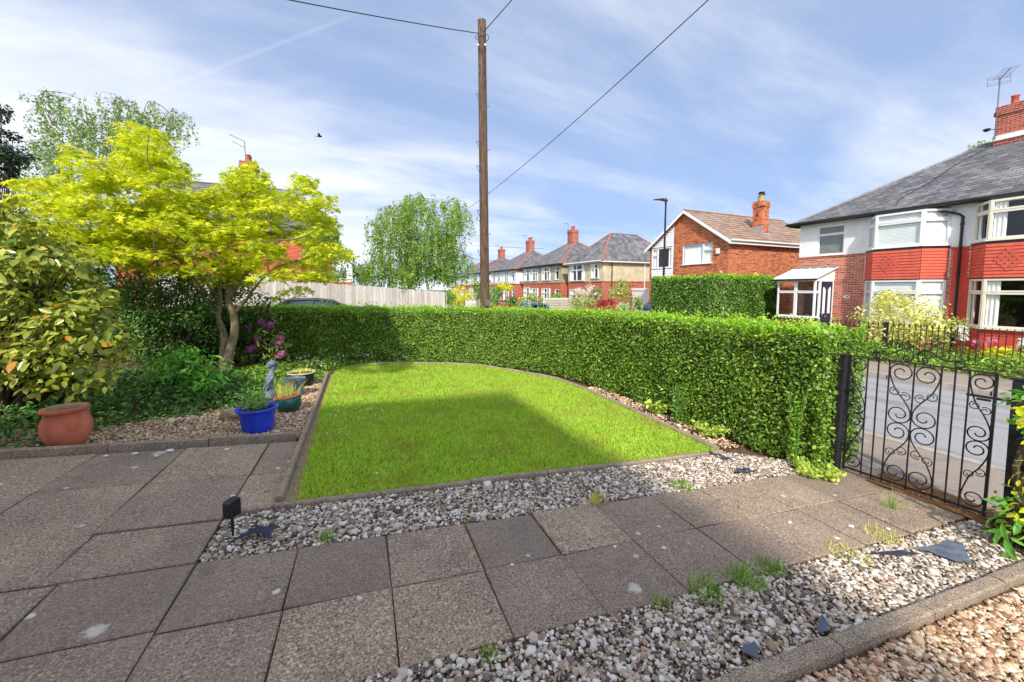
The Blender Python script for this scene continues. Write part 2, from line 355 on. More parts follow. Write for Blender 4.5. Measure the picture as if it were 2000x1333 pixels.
# kerbs: one stone after another where they are near enough to tell apart
def kerb_run(name, pts, L=.9):
    root = MB()
    e = thing(name, None, None); e['kind'] = 'structure'
    a, b = Vector(pts[0]), Vector(pts[1]); n = max(1, int((b-a).length/L)); 
    for i in range(n):
        p = a.lerp(b, (i+.012)/n); q = a.lerp(b, (i+.988)/n)
        m = MB().bar(p + Vector((0,0,-.145)), q + Vector((0,0,-.145)), .14, .32 + .006*random.random())
        m.build('kerb_stone', M['stonekerb'], e)
    return e
kerb_run('near_kerb', [(7.79, -2, 0), (7.79, 11.2, 0)])
kerb_run('far_kerb', [(13.70, -2, 0), (13.70, 30, 0)], 1.8)

# ------------------------------------------------------------------ garden
def gpoly(name, uv, w, mat, kind='structure', parent=None):
    mb = MB().poly([gv(u, v, w) for u, v in uv]); return tag(mb.build(name, mat, parent), kind=kind)
gpoly('garden_soil', [(-14,-3),(5.55,-3),(5.45,2),(5.3,3.2),(5.3,12),(-14,12)], -.055, M['soil'])
# paving
patio = gpoly('paving_bed', [(-6.5,-2),(5.6,-2),(5.6,3.04),(-1.1,3.04),(-1.1,5.25),(-6.5,5.25)], -.02, M['soil'])
patio.name = 'patio'
def slab(u0, u1, v0, v1, parent=patio):
    g = .003 + .006*random.random(); h = .03
    t1, t2, dz = random.gauss(0, .0025), random.gauss(0, .0025), random.gauss(0, .0025)
    ju = [random.gauss(0, .004) for _ in range(8)]
    C = [(u0+g+ju[0], v0+g+ju[1]), (u1-g+ju[2], v0+g+ju[3]), (u1-g+ju[4], v1-g+ju[5]), (u0+g+ju[6], v1-g+ju[7])]
    cu, cv = (u0+u1)/2, (v0+v1)/2
    def ring(ins, w): return [gv(a + (cu-a)*ins/abs(cu-a), b + (cv-b)*ins/abs(cv-b), w + dz + t1*(a-cu)*3 + t2*(b-cv)*3) for a, b in C]
    V = ring(0, -.06) + ring(0, -.006) + ring(.008, 0)
    F = [(i, (i+1)%4, 4+(i+1)%4, 4+i) for i in range(4)] + [(4+i, 4+(i+1)%4, 8+(i+1)%4, 8+i) for i in range(4)] + [(8,9,10,11)]
    return MB().add(V, F).build('paving_slab', M['slab'], parent)
UJ = [-1.065, -.476, .119, .725, 1.32, 1.95, 2.59, 3.2, 3.82, 4.45, 5.06, 5.60]
for a, b in zip(UJ[:-1], UJ[1:]):
    slab(a, b, 2.465, 3.045); slab(a, b, 1.89, 2.465)
    if b < 1.0:
        slab(a, b, 1.31, 1.89) if b < -.4 else None
for a, b in zip([-4.1,-3.1,-2.44,-1.75], [-3.1,-2.44,-1.75,-1.065]):
    slab(a, b, 2.48, 3.05); slab(a+.02, b+.02 if b < -1.1 else b, 1.89, 2.48); slab(a, b, 1.31, 1.89)
for a, b in zip([-4.1,-3.4,-2.6,-1.84], [-3.4,-2.6,-1.84,-1.075]): slab(a, b, 3.05, 3.585)
for a, b in zip([-5.0,-4.2,-3.4,-2.62,-1.86], [-4.2,-3.4,-2.62,-1.86,-1.075]): slab(a, b, 3.585, 4.395); slab(a, b, 4.395, 5.255)
slab(-1.07, -.74, 3.66, 4.38); slab(-1.07, -.74, 4.38, 5.24)
for a, b in zip([-1.65,-1.06,-.47], [-1.06,-.47,.12]): slab(a, b, .73, 1.31)

# edging
def edging(name, label, segs, w=.055, h=.07, below=.12):
    e = thing(name, label, 'edging', gv(*segs[0][0]))
    base = Vector(e.location)
    for (a, b) in segs:
        A, B = gv(*a), gv(*b); L = (B-A).length; d = (B-A)/L
        n = Vector((-d.y, d.x, 0)).normalized()
        m = MB(); dz = random.gauss(0, .004); k = .004
        V = []
        for P in (A + d*k, B - d*k):
            z = dz + random.gauss(0, .003)
            for (x, zz) in ((-w/2, -below), (w/2, -below), (w/2, h-.012), (w/2-.012, h), (-w/2+.012, h), (-w/2, h-.012)):
                V.append(P - base + n*x + Vector((0,0,zz+z)))
        F = [(5,4,3,2,1,0), (6,7,8,9,10,11)] + [(i, (i+1)%6, 6+(i+1)%6, 6+i) for i in range(6)]
        m.add(V, F).build('edging_stone', M['kerb'], e)
    return e
def runs(p, q, L):
    n = max(1, round(sqrt((p[0]-q[0])**2+(p[1]-q[1])**2)/L)); return [((p[0]+(q[0]-p[0])*i/n, p[1]+(q[1]-p[1])*i/n), (p[0]+(q[0]-p[0])*(i+1)/n, p[1]+(q[1]-p[1])*(i+1)/n)) for i in range(n)]
edging('concrete_edging', 'straight concrete edging between the lawn and the grey gravel strip', runs((-1.08, 3.64), (-.74,3.68), .5) + runs((-.74, 3.68), (4.34, 3.76), .915), h=.03)
edging('concrete_edging', 'concrete edging running away between the lawn and the gravel bed of pots', runs((-.715, 3.75), (-.75, 9.25), .915), h=.055)
edging('concrete_edging', 'dark concrete edging in front of the terracotta pot and the gravel bed', runs((-5.2, 5.31), (-.80, 5.345), .915), h=.075)
edging('concrete_edging', 'concrete edging stones along the lawn foot of the clipped hedge', [((4.33,3.82),(4.36,4.7)), ((4.36,4.7),(4.40,5.6)), ((4.40,5.6),(4.40,6.5)), ((4.40,6.5),(4.39,7.4)), ((4.39,7.4),(4.30,8.2)), ((4.30,8.2),(3.95,8.85)), ((3.95,8.85),(3.50,9.55)), ((3.50,9.55),(2.94,10.25)), ((2.94,10.25),(2.1,10.52)), ((2.1,10.52),(1.2,10.56)), ((1.2,10.56),(.3,10.5)), ((.3,10.5),(-.25,10.35))], w=.07, h=.05)
edging('concrete_edging', 'wide speckled edging kerb between two gravels at the bottom right', runs((.6, 1.29), (5.1, 1.31), .915), w=.092, h=.05)

# lawn
LAWN = [(-.56,3.74),(4.27,3.80),(4.32,5.4),(4.33,7.2),(4.24,8.15),(3.88,8.8),(3.43,9.5),(2.88,10.17),(2.05,10.45),(1.1,10.49),(.2,10.42),(-.3,10.25),(-.6,9.6),(-.62,8),(-.6,6)]
lawn = gpoly('lawn', LAWN, -.012, M['turf'])
def inpoly(x, y, P):
    r = np.zeros(len(x), bool); n = len(P)
    for i in range(n):
        x0, y0 = P[i]; x1, y1 = P[(i+1)%n]
        c = ((y0 > y) != (y1 > y)); r ^= c & (x < (x1-x0)*(y-y0)/((y1-y0)+1e-12)+x0)
    return r
def scatter(P, dens):
    P = np.array(P); lo, hi = P.min(0), P.max(0); n = int(np.prod(hi-lo)*dens)
    q = lo + rng.random((n, 2))*(hi-lo); return q[inpoly(q[:,0], q[:,1], P)]
def blades(base, L, wd, lean, mat, name, parent=None, kind=None):
    n = len(base); a = rng.random(n)*2*pi; b = rng.random(n)*2*pi
    le = np.abs(rng.normal(0, lean, n)); L = L*(.6+.8*rng.random(n))
    d = np.stack([np.cos(a)*np.sin(le), np.sin(a)*np.sin(le), np.cos(le)], -1)
    bend = np.stack([np.cos(a), np.sin(a), np.zeros(n)], -1)
    s = np.stack([np.cos(b), np.sin(b), np.zeros(n)], -1)*wd/2
    m = base + d*(L*.55)[:, None]; tip = base + d*L[:, None] + bend*(L*.25*np.minimum(le*2, 1))[:, None]
    V = np.stack([base-s, base+s, m+s*.8, m-s*.8, tip], 1).reshape(-1, 3)
    o = np.arange(n)[:, None]*5
    F = np.concatenate([o+np.array([[0,1,2]]), o+np.array([[0,2,3]]), o+np.array([[3,2,4]])])
    ob = obj(name, fast_mesh(name, V, F, mat), parent)
    return tag(ob, kind=kind) if kind else ob
q = scatter(LAWN, 7500); keep = rng.random(len(q)) < np.clip(1.2 - (q[:,1]-3.7)/8, .38, 1); q = q[keep]
blades(G(q[:,0], q[:,1], -.012), .042, .0095, .65, M['grass'], 'grass', None, 'stuff')
ed = []
for i in range(len(LAWN)):
    (a0, b0), (a1, b1) = LAWN[i], LAWN[(i+1) % len(LAWN)]; k = int(sqrt((a1-a0)**2+(b1-b0)**2)*420); t_ = rng.random(k); ed.append(np.stack([a0+(a1-a0)*t_, b0+(b1-b0)*t_], -1)+rng.normal(0, .018, (k, 2)))
ed = np.concatenate(ed); tag(blades(G(ed[:,0], ed[:,1], -.012), .058, .006, .6, M['grass'], 'grass_fringe', None, 'stuff'), 'longer ragged grass along the lawn edging')
bpy.data.objects['grass']['label'] = 'short mown grass covering the lawn'
# soil strip & hedge foot litter
gpoly('soil_strip', [(-.69,3.7),(-.5,3.7),(-.55,9.4),(-.72,9.4)], -.02, M['sand'])

# gravel, stone by stone
def stone_templates(k, low=False):
    T = []
    for i in range(k):
        bm = bmesh.new()
        if low: bmesh.ops.create_uvsphere(bm, u_segments=4, v_segments=2, radius=1); bmesh.ops.triangulate(bm, faces=bm.faces[:])
        else: bmesh.ops.create_icosphere(bm, subdivisions=1, radius=1)
        bm.verts.ensure_lookup_table()
        sc = np.array([1, .55+.35*random.random(), .35+.3*random.random()])
        V = np.array([v.co[:] for v in bm.verts])*sc*(1+rng.normal(0, .17, (len(bm.verts), 1)))
        F = np.array([[v.index for v in f.verts] for f in bm.faces]); bm.free(); T.append((V, F))
    return T
TPL = stone_templates(10); TPL_LOW = stone_templates(8, True)
def gravel(name, poly, dens, size, mat, label, wjit=.012, excl=None, TPL=TPL):
    q = scatter(poly, dens)
    if excl is not None: q = q[~excl(q)]
    Vs, Fs, off = [], [], 0
    which = rng.integers(0, len(TPL), len(q)); P = G(q[:,0], q[:,1], 0); P[:,2] += -.016 + wjit*rng.random(len(q))*1.2
    for k, (TV, TF) in enumerate(TPL):
        p = P[which == k]; n = len(p)
        if not n: continue
        s = size*np.exp(rng.normal(-.04, .4, n))/2
        a = rng.random(n)*2*pi; tl = rng.normal(0, .35, n); ca, sa, ct, st = np.cos(a), np.sin(a), np.cos(tl), np.sin(tl)
        x, y, z = TV[:,0][None]*s[:,None], TV[:,1][None]*s[:,None], TV[:,2][None]*s[:,None]
        y2 = y*ct[:,None]-z*st[:,None]; z2 = y*st[:,None]+z*ct[:,None]
        V = np.stack([x*ca[:,None]-y2*sa[:,None], x*sa[:,None]+y2*ca[:,None], z2], -1)+p[:,None,:]
        Vs.append(V.reshape(-1,3)); Fs.append((TF[None]+ (np.arange(n)*len(TV))[:,None,None]).reshape(-1,3)+off); off += n*len(TV)
    o = obj(name, fast_mesh(name, np.concatenate(Vs), np.concatenate(Fs), mat)); tag(o, label, None, None, 'stuff'); return o
STRIP = [(-1.06,3.05),(4.5,3.05),(5.3,2.98),(5.2,3.25),(4.85,3.5),(4.36,3.80),(4.3,3.72),(-.72,3.64),(-1.06,3.6)]
gpoly('gravel_strip_bed', STRIP, -.03, M['sand'])
gravel('gravel_strip', STRIP, 4000, .026, M['gravel'], 'pale grey flint gravel strip between the lawn and the paved path')
SOUTH = [(-.2,1.33),(5.55,1.35),(5.55,1.86),(4.4,1.87),(.15,1.89),(-.2,1.89)]
gpoly('gravel_corner_bed', SOUTH, -.03, M['sand'])
gravel('gravel_corner', SOUTH, 4800, .025, M['gravel'], 'mixed flint gravel between the path and the bottom right kerb')
BUFF = [(1.5,.82),(5.4,.82),(5.4,1.24),(1.3,1.23)]
gpoly('buff_gravel_bed', BUFF, -.03, M['sand'])
gravel('buff_gravel', BUFF, 4800, .027, M['gravelb'], 'warm buff gravel in the bottom right corner')
BED = [(-4.6,5.36),(-.76,5.38),(-.79,9.0),(-1.3,8.4),(-1.5,7.2),(-2.2,6.7),(-3.0,6.3),(-4.6,6.1)]
gpoly('bed_gravel_base', BED, -.03, M['sand'])
gravel('bed_gravel', BED, 3200, .031, M['gravelb'], 'buff gravel bed around the blue and green pots', TPL=TPL_LOW)
gravel('hedge_foot_gravel', [(4.46,3.85),(4.9,3.9),(4.95,7.6),(4.44,7.5)], 900, .03, M['gravelb'], 'sparse buff stones along the foot of the clipped hedge')
# ------------------------------------------------------------------ foliage
T_DIA = (np.array([(0,0,0),(.5,.3,.07),(1,0,-.03),(.5,-.3,.07)]), np.array([(0,2,1),(0,3,2)]))
T_OVAL = (np.array([(0,0,0),(.3,.24,.06),(.68,.22,.06),(1,0,-.08),(.68,-.22,.06),(.3,-.24,.06),(.5,0,-.02)]),
          np.array([(6,1,0),(6,2,1),(6,3,2),(6,4,3),(6,5,4),(6,0,5)]))
T_LONG = (np.array([(0,0,0),(.35,.13,.04),(.7,.12,.02),(1,0,-.12),(.7,-.12,.02),(.35,-.13,.04),(.5,0,-.01)]), T_OVAL[1])
def _star(n=7):
    P = [(.0,0,0)]; ang = np.linspace(-2.35, 2.35, n); V = [(0,0,0)]
    for i, a in enumerate(ang):
        r = 1.0 - .38*abs(a)/2.35
        V.append((r*cos(a)*.95, r*sin(a)*.95, -.10*r))
        if i < n-1:
            b = (a+ang[i+1])/2; V.append((.36*cos(b), .36*sin(b), .0))
    m = len(V)-1
    return np.array(V), np.array([(0, i, i+1) for i in range(1, m)])
T_STAR = _star()
def orient(n, nrm, spread, axis=None, aj=1.0):
    N = (np.zeros((n,3))+nrm) + rng.normal(0, spread, (n,3)); N /= np.linalg.norm(N, axis=1, keepdims=True)+1e-9
    A = rng.normal(0, aj, (n,3)) + (0 if axis is None else axis)
    A -= N*(A*N).sum(1, keepdims=True); A /= np.linalg.norm(A, axis=1, keepdims=True)+1e-9
    return A, np.cross(N, A), N
def leafmesh(P, nrm, size, tpl=T_DIA, spread=.6, axis=None, aj=1.0, sj=.3):
    n = len(P); A, B, N = orient(n, nrm, spread, axis, aj); TV, TF = tpl
    s = (size*np.exp(rng.normal(0, sj, n)))[:, None, None]
    V = P[:, None, :] + s*(TV[None,:,0:1]*A[:,None]+TV[None,:,1:2]*B[:,None]+TV[None,:,2:3]*N[:,None])
    return V.reshape(-1, 3), (TF[None]+(np.arange(n)*len(TV))[:,None,None]).reshape(-1, 3)
def foliage(name, P, nrm, size, mat, parent, tpl=T_DIA, spread=.6, axis=None, aj=1.0, sj=.3, off=None):
    V, F = leafmesh(np.asarray(P), nrm, size, tpl, spread, axis, aj, sj)
    if off is not None: V = V - np.asarray(off)
    return obj(name, fast_mesh(name, V, F, mat, tpl is T_OVAL or tpl is T_LONG), parent)
def ball(n, c, r, shell=.55, squash=None):
    d = rng.normal(0, 1, (n,3)); d /= np.linalg.norm(d, axis=1, keepdims=True)
    k = shell + (1-shell)*rng.random((n,1))**.6
    return np.asarray(c)+d*k*np.asarray(r), d
def lumpy(n, c, r, lumps=14, seed=1, lr=.42):
    """points gathered in many overlapping clumps of an uneven rounded bush"""
    R = np.random.default_rng(seed); d = R.normal(0, 1, (lumps,3)); d[:,2] = d[:,2]*.8+.15; d /= np.linalg.norm(d, axis=1, keepdims=True)
    cs = d*(.5+.28*R.random((lumps,1))); rr = lr*(.7+.6*R.random(lumps)); k = rng.integers(0, lumps, n)
    e = rng.normal(0, 1, (n,3)); e /= np.linalg.norm(e, axis=1, keepdims=True)
    p = cs[k]+e*(rr[k]*(.55+.45*rng.random(n)))[:,None]
    p[:,2] = np.maximum(p[:,2], -.98)
    return np.asarray(c)+p*np.asarray(r), e*.8+p*.4
def stems(c, r, k, mat, parent, base, rad=.02, seed=3):
    R = random.Random(seed); mb = MB(); b = Vector(base)
    for i in range(k):
        e = Vector(c)-Vector((0,0,0)) + Vector((R.uniform(-.7,.7)*r[0], R.uniform(-.7,.7)*r[1], R.uniform(-.2,.7)*r[2]))
        s = b + Vector((R.uniform(-.12,.12)*r[0], R.uniform(-.12,.12)*r[1], 0)); m = s.lerp(e, .5)+Vector((R.uniform(-.1,.1)*r[0], R.uniform(-.1,.1)*r[1], .1*r[2]))
        mb.tube([s, s.lerp(m, .5), m, m.lerp(e, .5)+Vector((0,0,.03)), e], [rad, rad*.85, rad*.7, rad*.5, rad*.25], 5)
    return mb
def bush(name, label, cat, px, py, depth, rpx, mat, n=2500, leaf=.07, rz=None, tpl=T_DIA, group=None, lumps=14, seed=1, ground=None, flowers=None):
    c = at(px, py, depth); r = np.asarray(rpx)*depth/776
    if len(r) == 2: r = np.array([r[0], r[0]*.85, r[1]])
    gz = float(zg(c[0])) if ground is None else ground
    base = Vector((c[0], c[1], gz)); e = thing(name, label, cat, base, 0, group)
    P, N = lumpy(n, c, r, lumps, seed); P[:,2] = np.maximum(P[:,2], gz+.02)
    foliage('foliage', P, N+np.array([0,0,.5]), leaf, mat, e, tpl, .55, off=base)
    stems(Vector(c)-base, r, 6, None, None, (0,0,-.03), .018*max(1, r[2])).build('stems', M['twig'], e)
    if flowers:
        fm, fn, fs = flowers; k = rng.choice(n, fn, replace=False); ok = N[k]
        foliage('flowers', P[k]+ok*leaf*.6, ok, fs, fm, e, T_STAR, .4, off=base)['kind'] = 'stuff'
    return e

# ------------------------------------------------------------------ hedges
def hedge(name, label, path, thick, ztop, mat, mat_top, n_face, n_top, leaf, side=1, ground=zg, core=M['hedgecore'], roundtop=.12, seed=0, sprigs=0, taper=0.0):
    P = np.array(path, float); d = np.diff(P, axis=0); L = np.linalg.norm(d, axis=1); cum = np.r_[0, np.cumsum(L)]; tot = cum[-1]
    def pt(a):
        x = np.interp(a, cum, P[:,0]); y = np.interp(a, cum, P[:,1])
        e = .25; x1 = np.interp(np.minimum(a+e, tot), cum, P[:,0]); y1 = np.interp(np.minimum(a+e, tot), cum, P[:,1]); x0 = np.interp(np.maximum(a-e, 0), cum, P[:,0]); y0 = np.interp(np.maximum(a-e, 0), cum, P[:,1])
        tx, ty = x1-x0, y1-y0; l = np.hypot(tx, ty)+1e-9; return x, y, -ty/l*side, tx/l*side, tx/l, ty/l
    b = Vector((P[0,0], P[0,1], float(ground(P[0,0])))); e = thing(name, label, 'hedge', b)
    wv = lambda a, z: .045*np.sin(a*2.3+seed)+.035*np.sin(a*5.1+z*3+seed*2)+.03*np.sin(a*9.7-z*6)
    # inner twigs
    mb = MB(); m = int(tot/.25)+1; A = np.linspace(.06, tot-.06, m); ins = .13
    x, y, nx, ny, _, _ = pt(A)
    for i in range(m):
        g = float(ground(x[i])); w = float(wv(A[i], 1)); zt = float(ztop(x[i], y[i]))-.14
        for k, z in ((ins+w, g-.05), (ins+w, zt-.1), (ins+.12+w, zt), (thick-ins-.12, zt), (thick-ins, zt-.1), (thick-ins, g-.05)):
            mb.v.append((x[i]+nx[i]*k-b.x, y[i]+ny[i]*k-b.y, z-b.z))
    for i in range(m-1):
        for k in range(5): mb.f.append((i*6+k, i*6+k+1, (i+1)*6+k+1, (i+1)*6+k))
    mb.f += [tuple(range(6)), tuple((m-1)*6+k for k in range(6))]
    mb.build('inner_twigs', core, e)
    def leaves(nm, n, region, mt, lf, spread):
        a = rng.random(n)*tot; k = rng.random(n)
        if region == 'front':
            x, y, nx, ny, _, _ = pt(a); g = ground(x); h = ztop(x, y)-g; z = g+h*(1-(1-k)**1.0)
            dep = wv(a, z)+.02+.12*rng.random(n)**1.6 + taper*(1-k) + roundtop*np.clip((k-.9)/.1, 0, 1)**2
            p = np.stack([x+nx*dep, y+ny*dep, z], -1); N = np.stack([-nx, -ny, .45+0*nx], -1)
        elif region == 'back':
            x, y, nx, ny, _, _ = pt(a); g = ground(x); h = ztop(x, y)-g; z = g+h*k; dep = thick-.02-.1*rng.random(n)
            p = np.stack([x+nx*dep, y+ny*dep, z], -1); N = np.stack([nx, ny, .45+0*nx], -1)
        elif region == 'top':
            x, y, nx, ny, _, _ = pt(a); dep = .03+(thick-.06)*k
            edge = np.minimum(k, 1-k); z = ztop(x, y)-.11*rng.random(n)**1.3-.09*np.clip(1-edge/.12, 0, 1)**2+.03*np.sin(a*3.1+k*5)+.02*np.sin(a*8.3)
            p = np.stack([x+nx*dep, y+ny*dep, z], -1); N = np.zeros((n,3))+np.array([0,0,1.])
        else:
            en = 0 if region == 'end0' else tot; x, y, nx, ny, tx, ty = pt(np.full(n, float(en))); sg = -1 if en == 0 else 1
            g = ground(x); z = g+(ztop(x, y)-g)*rng.random(n); dep = .02+(thick-.04)*k; o = .1*rng.random(n)**1.5
            p = np.stack([x+nx*dep-sg*tx*o, y+ny*dep-sg*ty*o, z], -1); N = np.stack([sg*tx, sg*ty, .4+0*tx], -1)
        return foliage(nm, p, N, lf, mt, e, T_DIA, spread, axis=np.array([0,0,.35]), off=b)
    endn = int(n_face*thick/tot*1.1)
    leaves('foliage', n_face, 'front', mat, leaf, .55); leaves('back_foliage', int(n_face*.22), 'back', mat, leaf, .55)
    leaves('end_foliage', endn, 'end0', mat, leaf, .55); leaves('end_foliage', endn, 'end1', mat, leaf, .55)
    leaves('top_growth', n_top, 'top', mat_top, leaf*1.1, .5)
    if sprigs:
        a = rng.random(sprigs)*tot; x, y, nx, ny, _, _ = pt(a); k = .05+.9*rng.random(sprigs); Q = []
        for i in range(sprigs):
            h = .05+.17*random.random()**3; z0 = float(ztop(x[i], y[i]))-.05
            for j in range(9): Q.append((x[i]+nx[i]*thick*k[i]+random.gauss(0,.012), y[i]+ny[i]*thick*k[i]+random.gauss(0,.012), z0+h*j/8))
        foliage('new_sprigs', np.array(Q), np.array([0,0,.6]), leaf*1.15, mat_top, e, T_DIA, .7, axis=np.array([0,0,.8]), off=b)['kind'] = 'stuff'
    return e
gpath = [(-3.7,11.25),(-2.25,11.05),(-.15,10.9),(1.2,10.88),(2.1,10.82),(2.8,10.62),(3.4,10.25),(3.95,9.7),(4.4,9.05),(4.72,8.3),(4.86,7.3),(4.9,6.1),(4.9,4.8),(4.9,3.9),(4.93,3.4),(4.98,2.98)]
hp = [tuple(G(u, v)[:2]) for u, v in gpath]
hedge('privet_hedge', 'long low clipped privet hedge curving round the lawn to the gate', hp, 1.05, lambda x, y: 1.86-.10*np.clip((np.asarray(x)+1)/5, 0, 1)+.06*np.clip((9-np.asarray(y))/5, 0, 1),
      M['privet'], M['privet_new'], 84000, 34000, .037, 1, ground=lambda t: .063*(7.56-np.asarray(t, float)), sprigs=1100, taper=-.02)
hedge('tall_hedge', 'tall dense clipped hedge block in front of the orange brick house', [(16.05,17.0),(16.0,15.5),(16.0,14),(16.05,13.2),(16.4,12.75),(17.2,12.6),(18.6,12.6),(20.4,12.65)], 1.3, lambda x, y: 2.95+0*np.asarray(x),
      M['tallhedge'], M['privet_new'], 26000, 9000, .075, 1, roundtop=.2, seed=2, sprigs=60)
# ------------------------------------------------------------------ japanese maple
def curve(pts, n=4):
    P = [Vector(p) for p in pts]; out = []
    for i in range(len(P)-1):
        a, b, c, d = P[max(i-1,0)], P[i], P[i+1], P[min(i+2,len(P)-1)]
        for k in range(n):
            t = k/n; out.append(.5*((2*b)+(c-a)*t+(2*a-5*b+4*c-d)*t*t+(3*b-a-3*c+d)*t**3))
    return out+[P[-1]]
def sample_px(poly, n):
    P = np.array(poly, float); lo, hi = P.min(0), P.max(0); out = np.zeros((0,2))
    while len(out) < n:
        q = lo+rng.random((n*3,2))*(hi-lo); out = np.vstack([out, q[inpoly(q[:,0], q[:,1], poly)]])
    return out[:n]
mb0 = Vector(at(447, 728, 8.25)); mb0.z = float(zg(mb0.x))
maple = thing('maple_tree', 'yellow green Japanese maple with twin pale trunks behind the pots', 'tree', mb0)
tr = MB()
def px3(L): return [Vector(at(*q))-mb0 for q in L]
forks = [px3([(440,560,8.0),(432,520,7.9)]), ]
t1 = [Vector((-.06,0,-.1))] + px3([(448,690,8.25),(458,650,8.25),(456,615,8.2),(445,585,8.15)])
t2 = [Vector((-.10,.03,-.1))] + px3([(436,690,8.3),(438,655,8.35),(426,620,8.35),(430,590,8.4)])
tr.tube(curve(t1), np.linspace(.098, .055, len(curve(t1))), 10); tr.tube(curve(t2), np.linspace(.085, .045, len(curve(t2))), 10)
main = []
for src, L, r in [(t1[-1], [(450,560,8.1),(415,520,8.0),(370,480,7.8),(310,430,7.6)], .045), (t1[-1], [(462,560,8.1),(485,530,8.0),(520,490,7.8),(570,455,7.6)], .045), (t1[-2], [(478,590,8.1),(500,560,8.0),(535,525,7.9),(600,505,7.8)], .035),
                  (t1[-1], [(447,550,8.3),(440,500,8.5),(440,430,8.6),(455,370,8.7)], .04), (t2[-1], [(410,560,8.5),(370,520,8.6),(320,470,8.8),(290,380,9.0)], .045), (t2[-1], [(428,560,8.5),(420,500,8.7),(400,420,8.8),(350,330,9.0)], .04),
                  (t2[-2], [(405,590,8.3),(390,560,8.2),(340,500,8.0),(250,440,7.7),(150,370,7.4)], .04), (t2[-2], [(412,600,8.5),(380,560,8.7),(300,510,8.8),(210,440,8.9)], .035)]:
    c = curve([src]+px3(L), 5); tr.tube(c, np.linspace(r, r*.35, len(c)), 7); main += c[3:]
CROWN = [(25,365),(70,346),(125,350),(150,330),(110,285),(118,276),(180,302),(222,296),(255,262),(272,244),(300,250),(322,275),(348,312),(374,346),(410,348),(440,332),(480,312),(525,350),(560,345),(590,338),(628,368),(642,420),(656,480),(652,545),(620,570),(540,562),(505,530),(470,560),(430,540),(385,552),(330,525),(270,520),(230,515),(190,505),(110,480),(45,425)]
pads = sample_px(CROWN, 400)
LP, LN = [], []
grow = [tuple(m) for m in main]
todo = []
for (x, y) in pads:
    if y > 470 and 455 < x < 600 and random.random() < .5: continue
    dep = 7.9 + random.gauss(0, .9) - .7*max(0, (430-x)/400); todo.append((np.array(at(x, y, dep)), random.uniform(.16, .42)))
todo.sort(key=lambda q: ((q[0]-np.array(mb0))**2).sum())
for c, rad in todo:
    n = int(112*(rad/.36)**2)+8
    a = rng.random(n)*2*pi; rr = rad*np.sqrt(rng.random(n)); tilt = rng.normal(0, .14, 2)
    dx, dy = rr*np.cos(a), rr*np.sin(a)
    p = np.stack([c[0]+dx, c[1]+dy, c[2]+dx*tilt[0]+dy*tilt[1]-.40*rr**2/rad+rng.normal(0, .03, n)], -1)
    LP.append(p); LN.append(np.stack([dx/rad*.35, dy/rad*.35, np.ones(n)], -1))
    cl = Vector(c)-mb0; gr = np.array(grow); k = np.argmin(((gr-np.array(cl))**2).sum(1) + .8*np.maximum(0, gr[:,2]-cl.z)**2); s = Vector(grow[k]); m = s.lerp(cl, .5)+Vector((random.gauss(0,.04), random.gauss(0,.04), -.04))
    L_ = (cl-s).length; r0 = min(.022, .007+.008*L_)
    c5 = curve([s, m, cl], 4); tr.tube(c5, np.linspace(r0, .004, len(c5)), 4); grow += [tuple(q) for q in c5[2:]]
    for j in range(4):
        f = cl+Vector((random.uniform(-.7,.7)*rad, random.uniform(-.7,.7)*rad, -.05)); tr.tube([cl, f], [.004, .0015], 3)
tr.build('trunk', M['bark'], maple, smooth=True)
LP = np.concatenate(LP); LN = np.concatenate(LN)
ax = LN*np.array([1,1,0])*2+np.array([0,0,-.45])
foliage('crown', LP, LN, .066, M['maple'], maple, T_STAR, .38, axis=ax, aj=.8, off=mb0)

# ------------------------------------------------------------------ broadleaf shrub on the left
def px_shrub(name, label, cat, poly, depth, dj, base_px, mat, n, leaf, tpl, bulge=.5, lumps=40, droop=-.2, stems_n=14, twig=M['twig']):
    base = Vector(at(*base_px)); base.z = float(zg(base.x)); e = thing(name, label, cat, base)
    cs = sample_px(poly, lumps); cx, cy = np.mean([p[0] for p in poly]), np.mean([p[1] for p in poly]); ex = max(abs(p[0]-cx) for p in poly); ey = max(abs(p[1]-cy) for p in poly)
    LP, LN = [], []; mb = MB()
    for (x, y) in cs:
        q = min(1, ((x-cx)/ex)**2+((y-cy)/ey)**2); d = depth-bulge*(1-q)+random.gauss(0, dj); c = at(x, y, d); c[2] = max(c[2], base.z+.08)
        r = random.uniform(.10, .30)*(depth/5)**.5; k = int(n/lumps); p, nn = ball(k, c, (r, r, r*.8), .3); p[:,2] = np.maximum(p[:,2], base.z+.02); LP.append(p); LN.append(nn*.7+np.array([0,0,.55]))
        s = Vector((random.gauss(0,.08), random.gauss(0,.08), -.03)); cl = Vector(c)-base; m = s.lerp(cl,.5)+Vector((random.gauss(0,.08), random.gauss(0,.08), .1))
        mb.tube(curve([s, m, cl], 4), np.linspace(.028, .006, 9), 5)
    mb.build('stems', twig, e)
    foliage('foliage', np.concatenate(LP), np.concatenate(LN), leaf, mat, e, tpl, .45, axis=np.concatenate(LN)*np.array([1,1,0])+np.array([0,0,droop]), aj=.6, off=base, sj=.22)
    return e
px_shrub('variegated_shrub', 'large shrub with glossy yellow green leaves above the terracotta pot', 'shrub',
         [(-90,385),(0,402),(30,430),(70,448),(110,470),(150,500),(185,540),(200,600),(230,640),(242,690),(205,725),(165,745),(130,770),(95,745),(60,735),(0,740),(-90,730)], 5.0, .26, (30,830,5.0), M['camellia'], 9000, .095, T_OVAL, .35, 190)
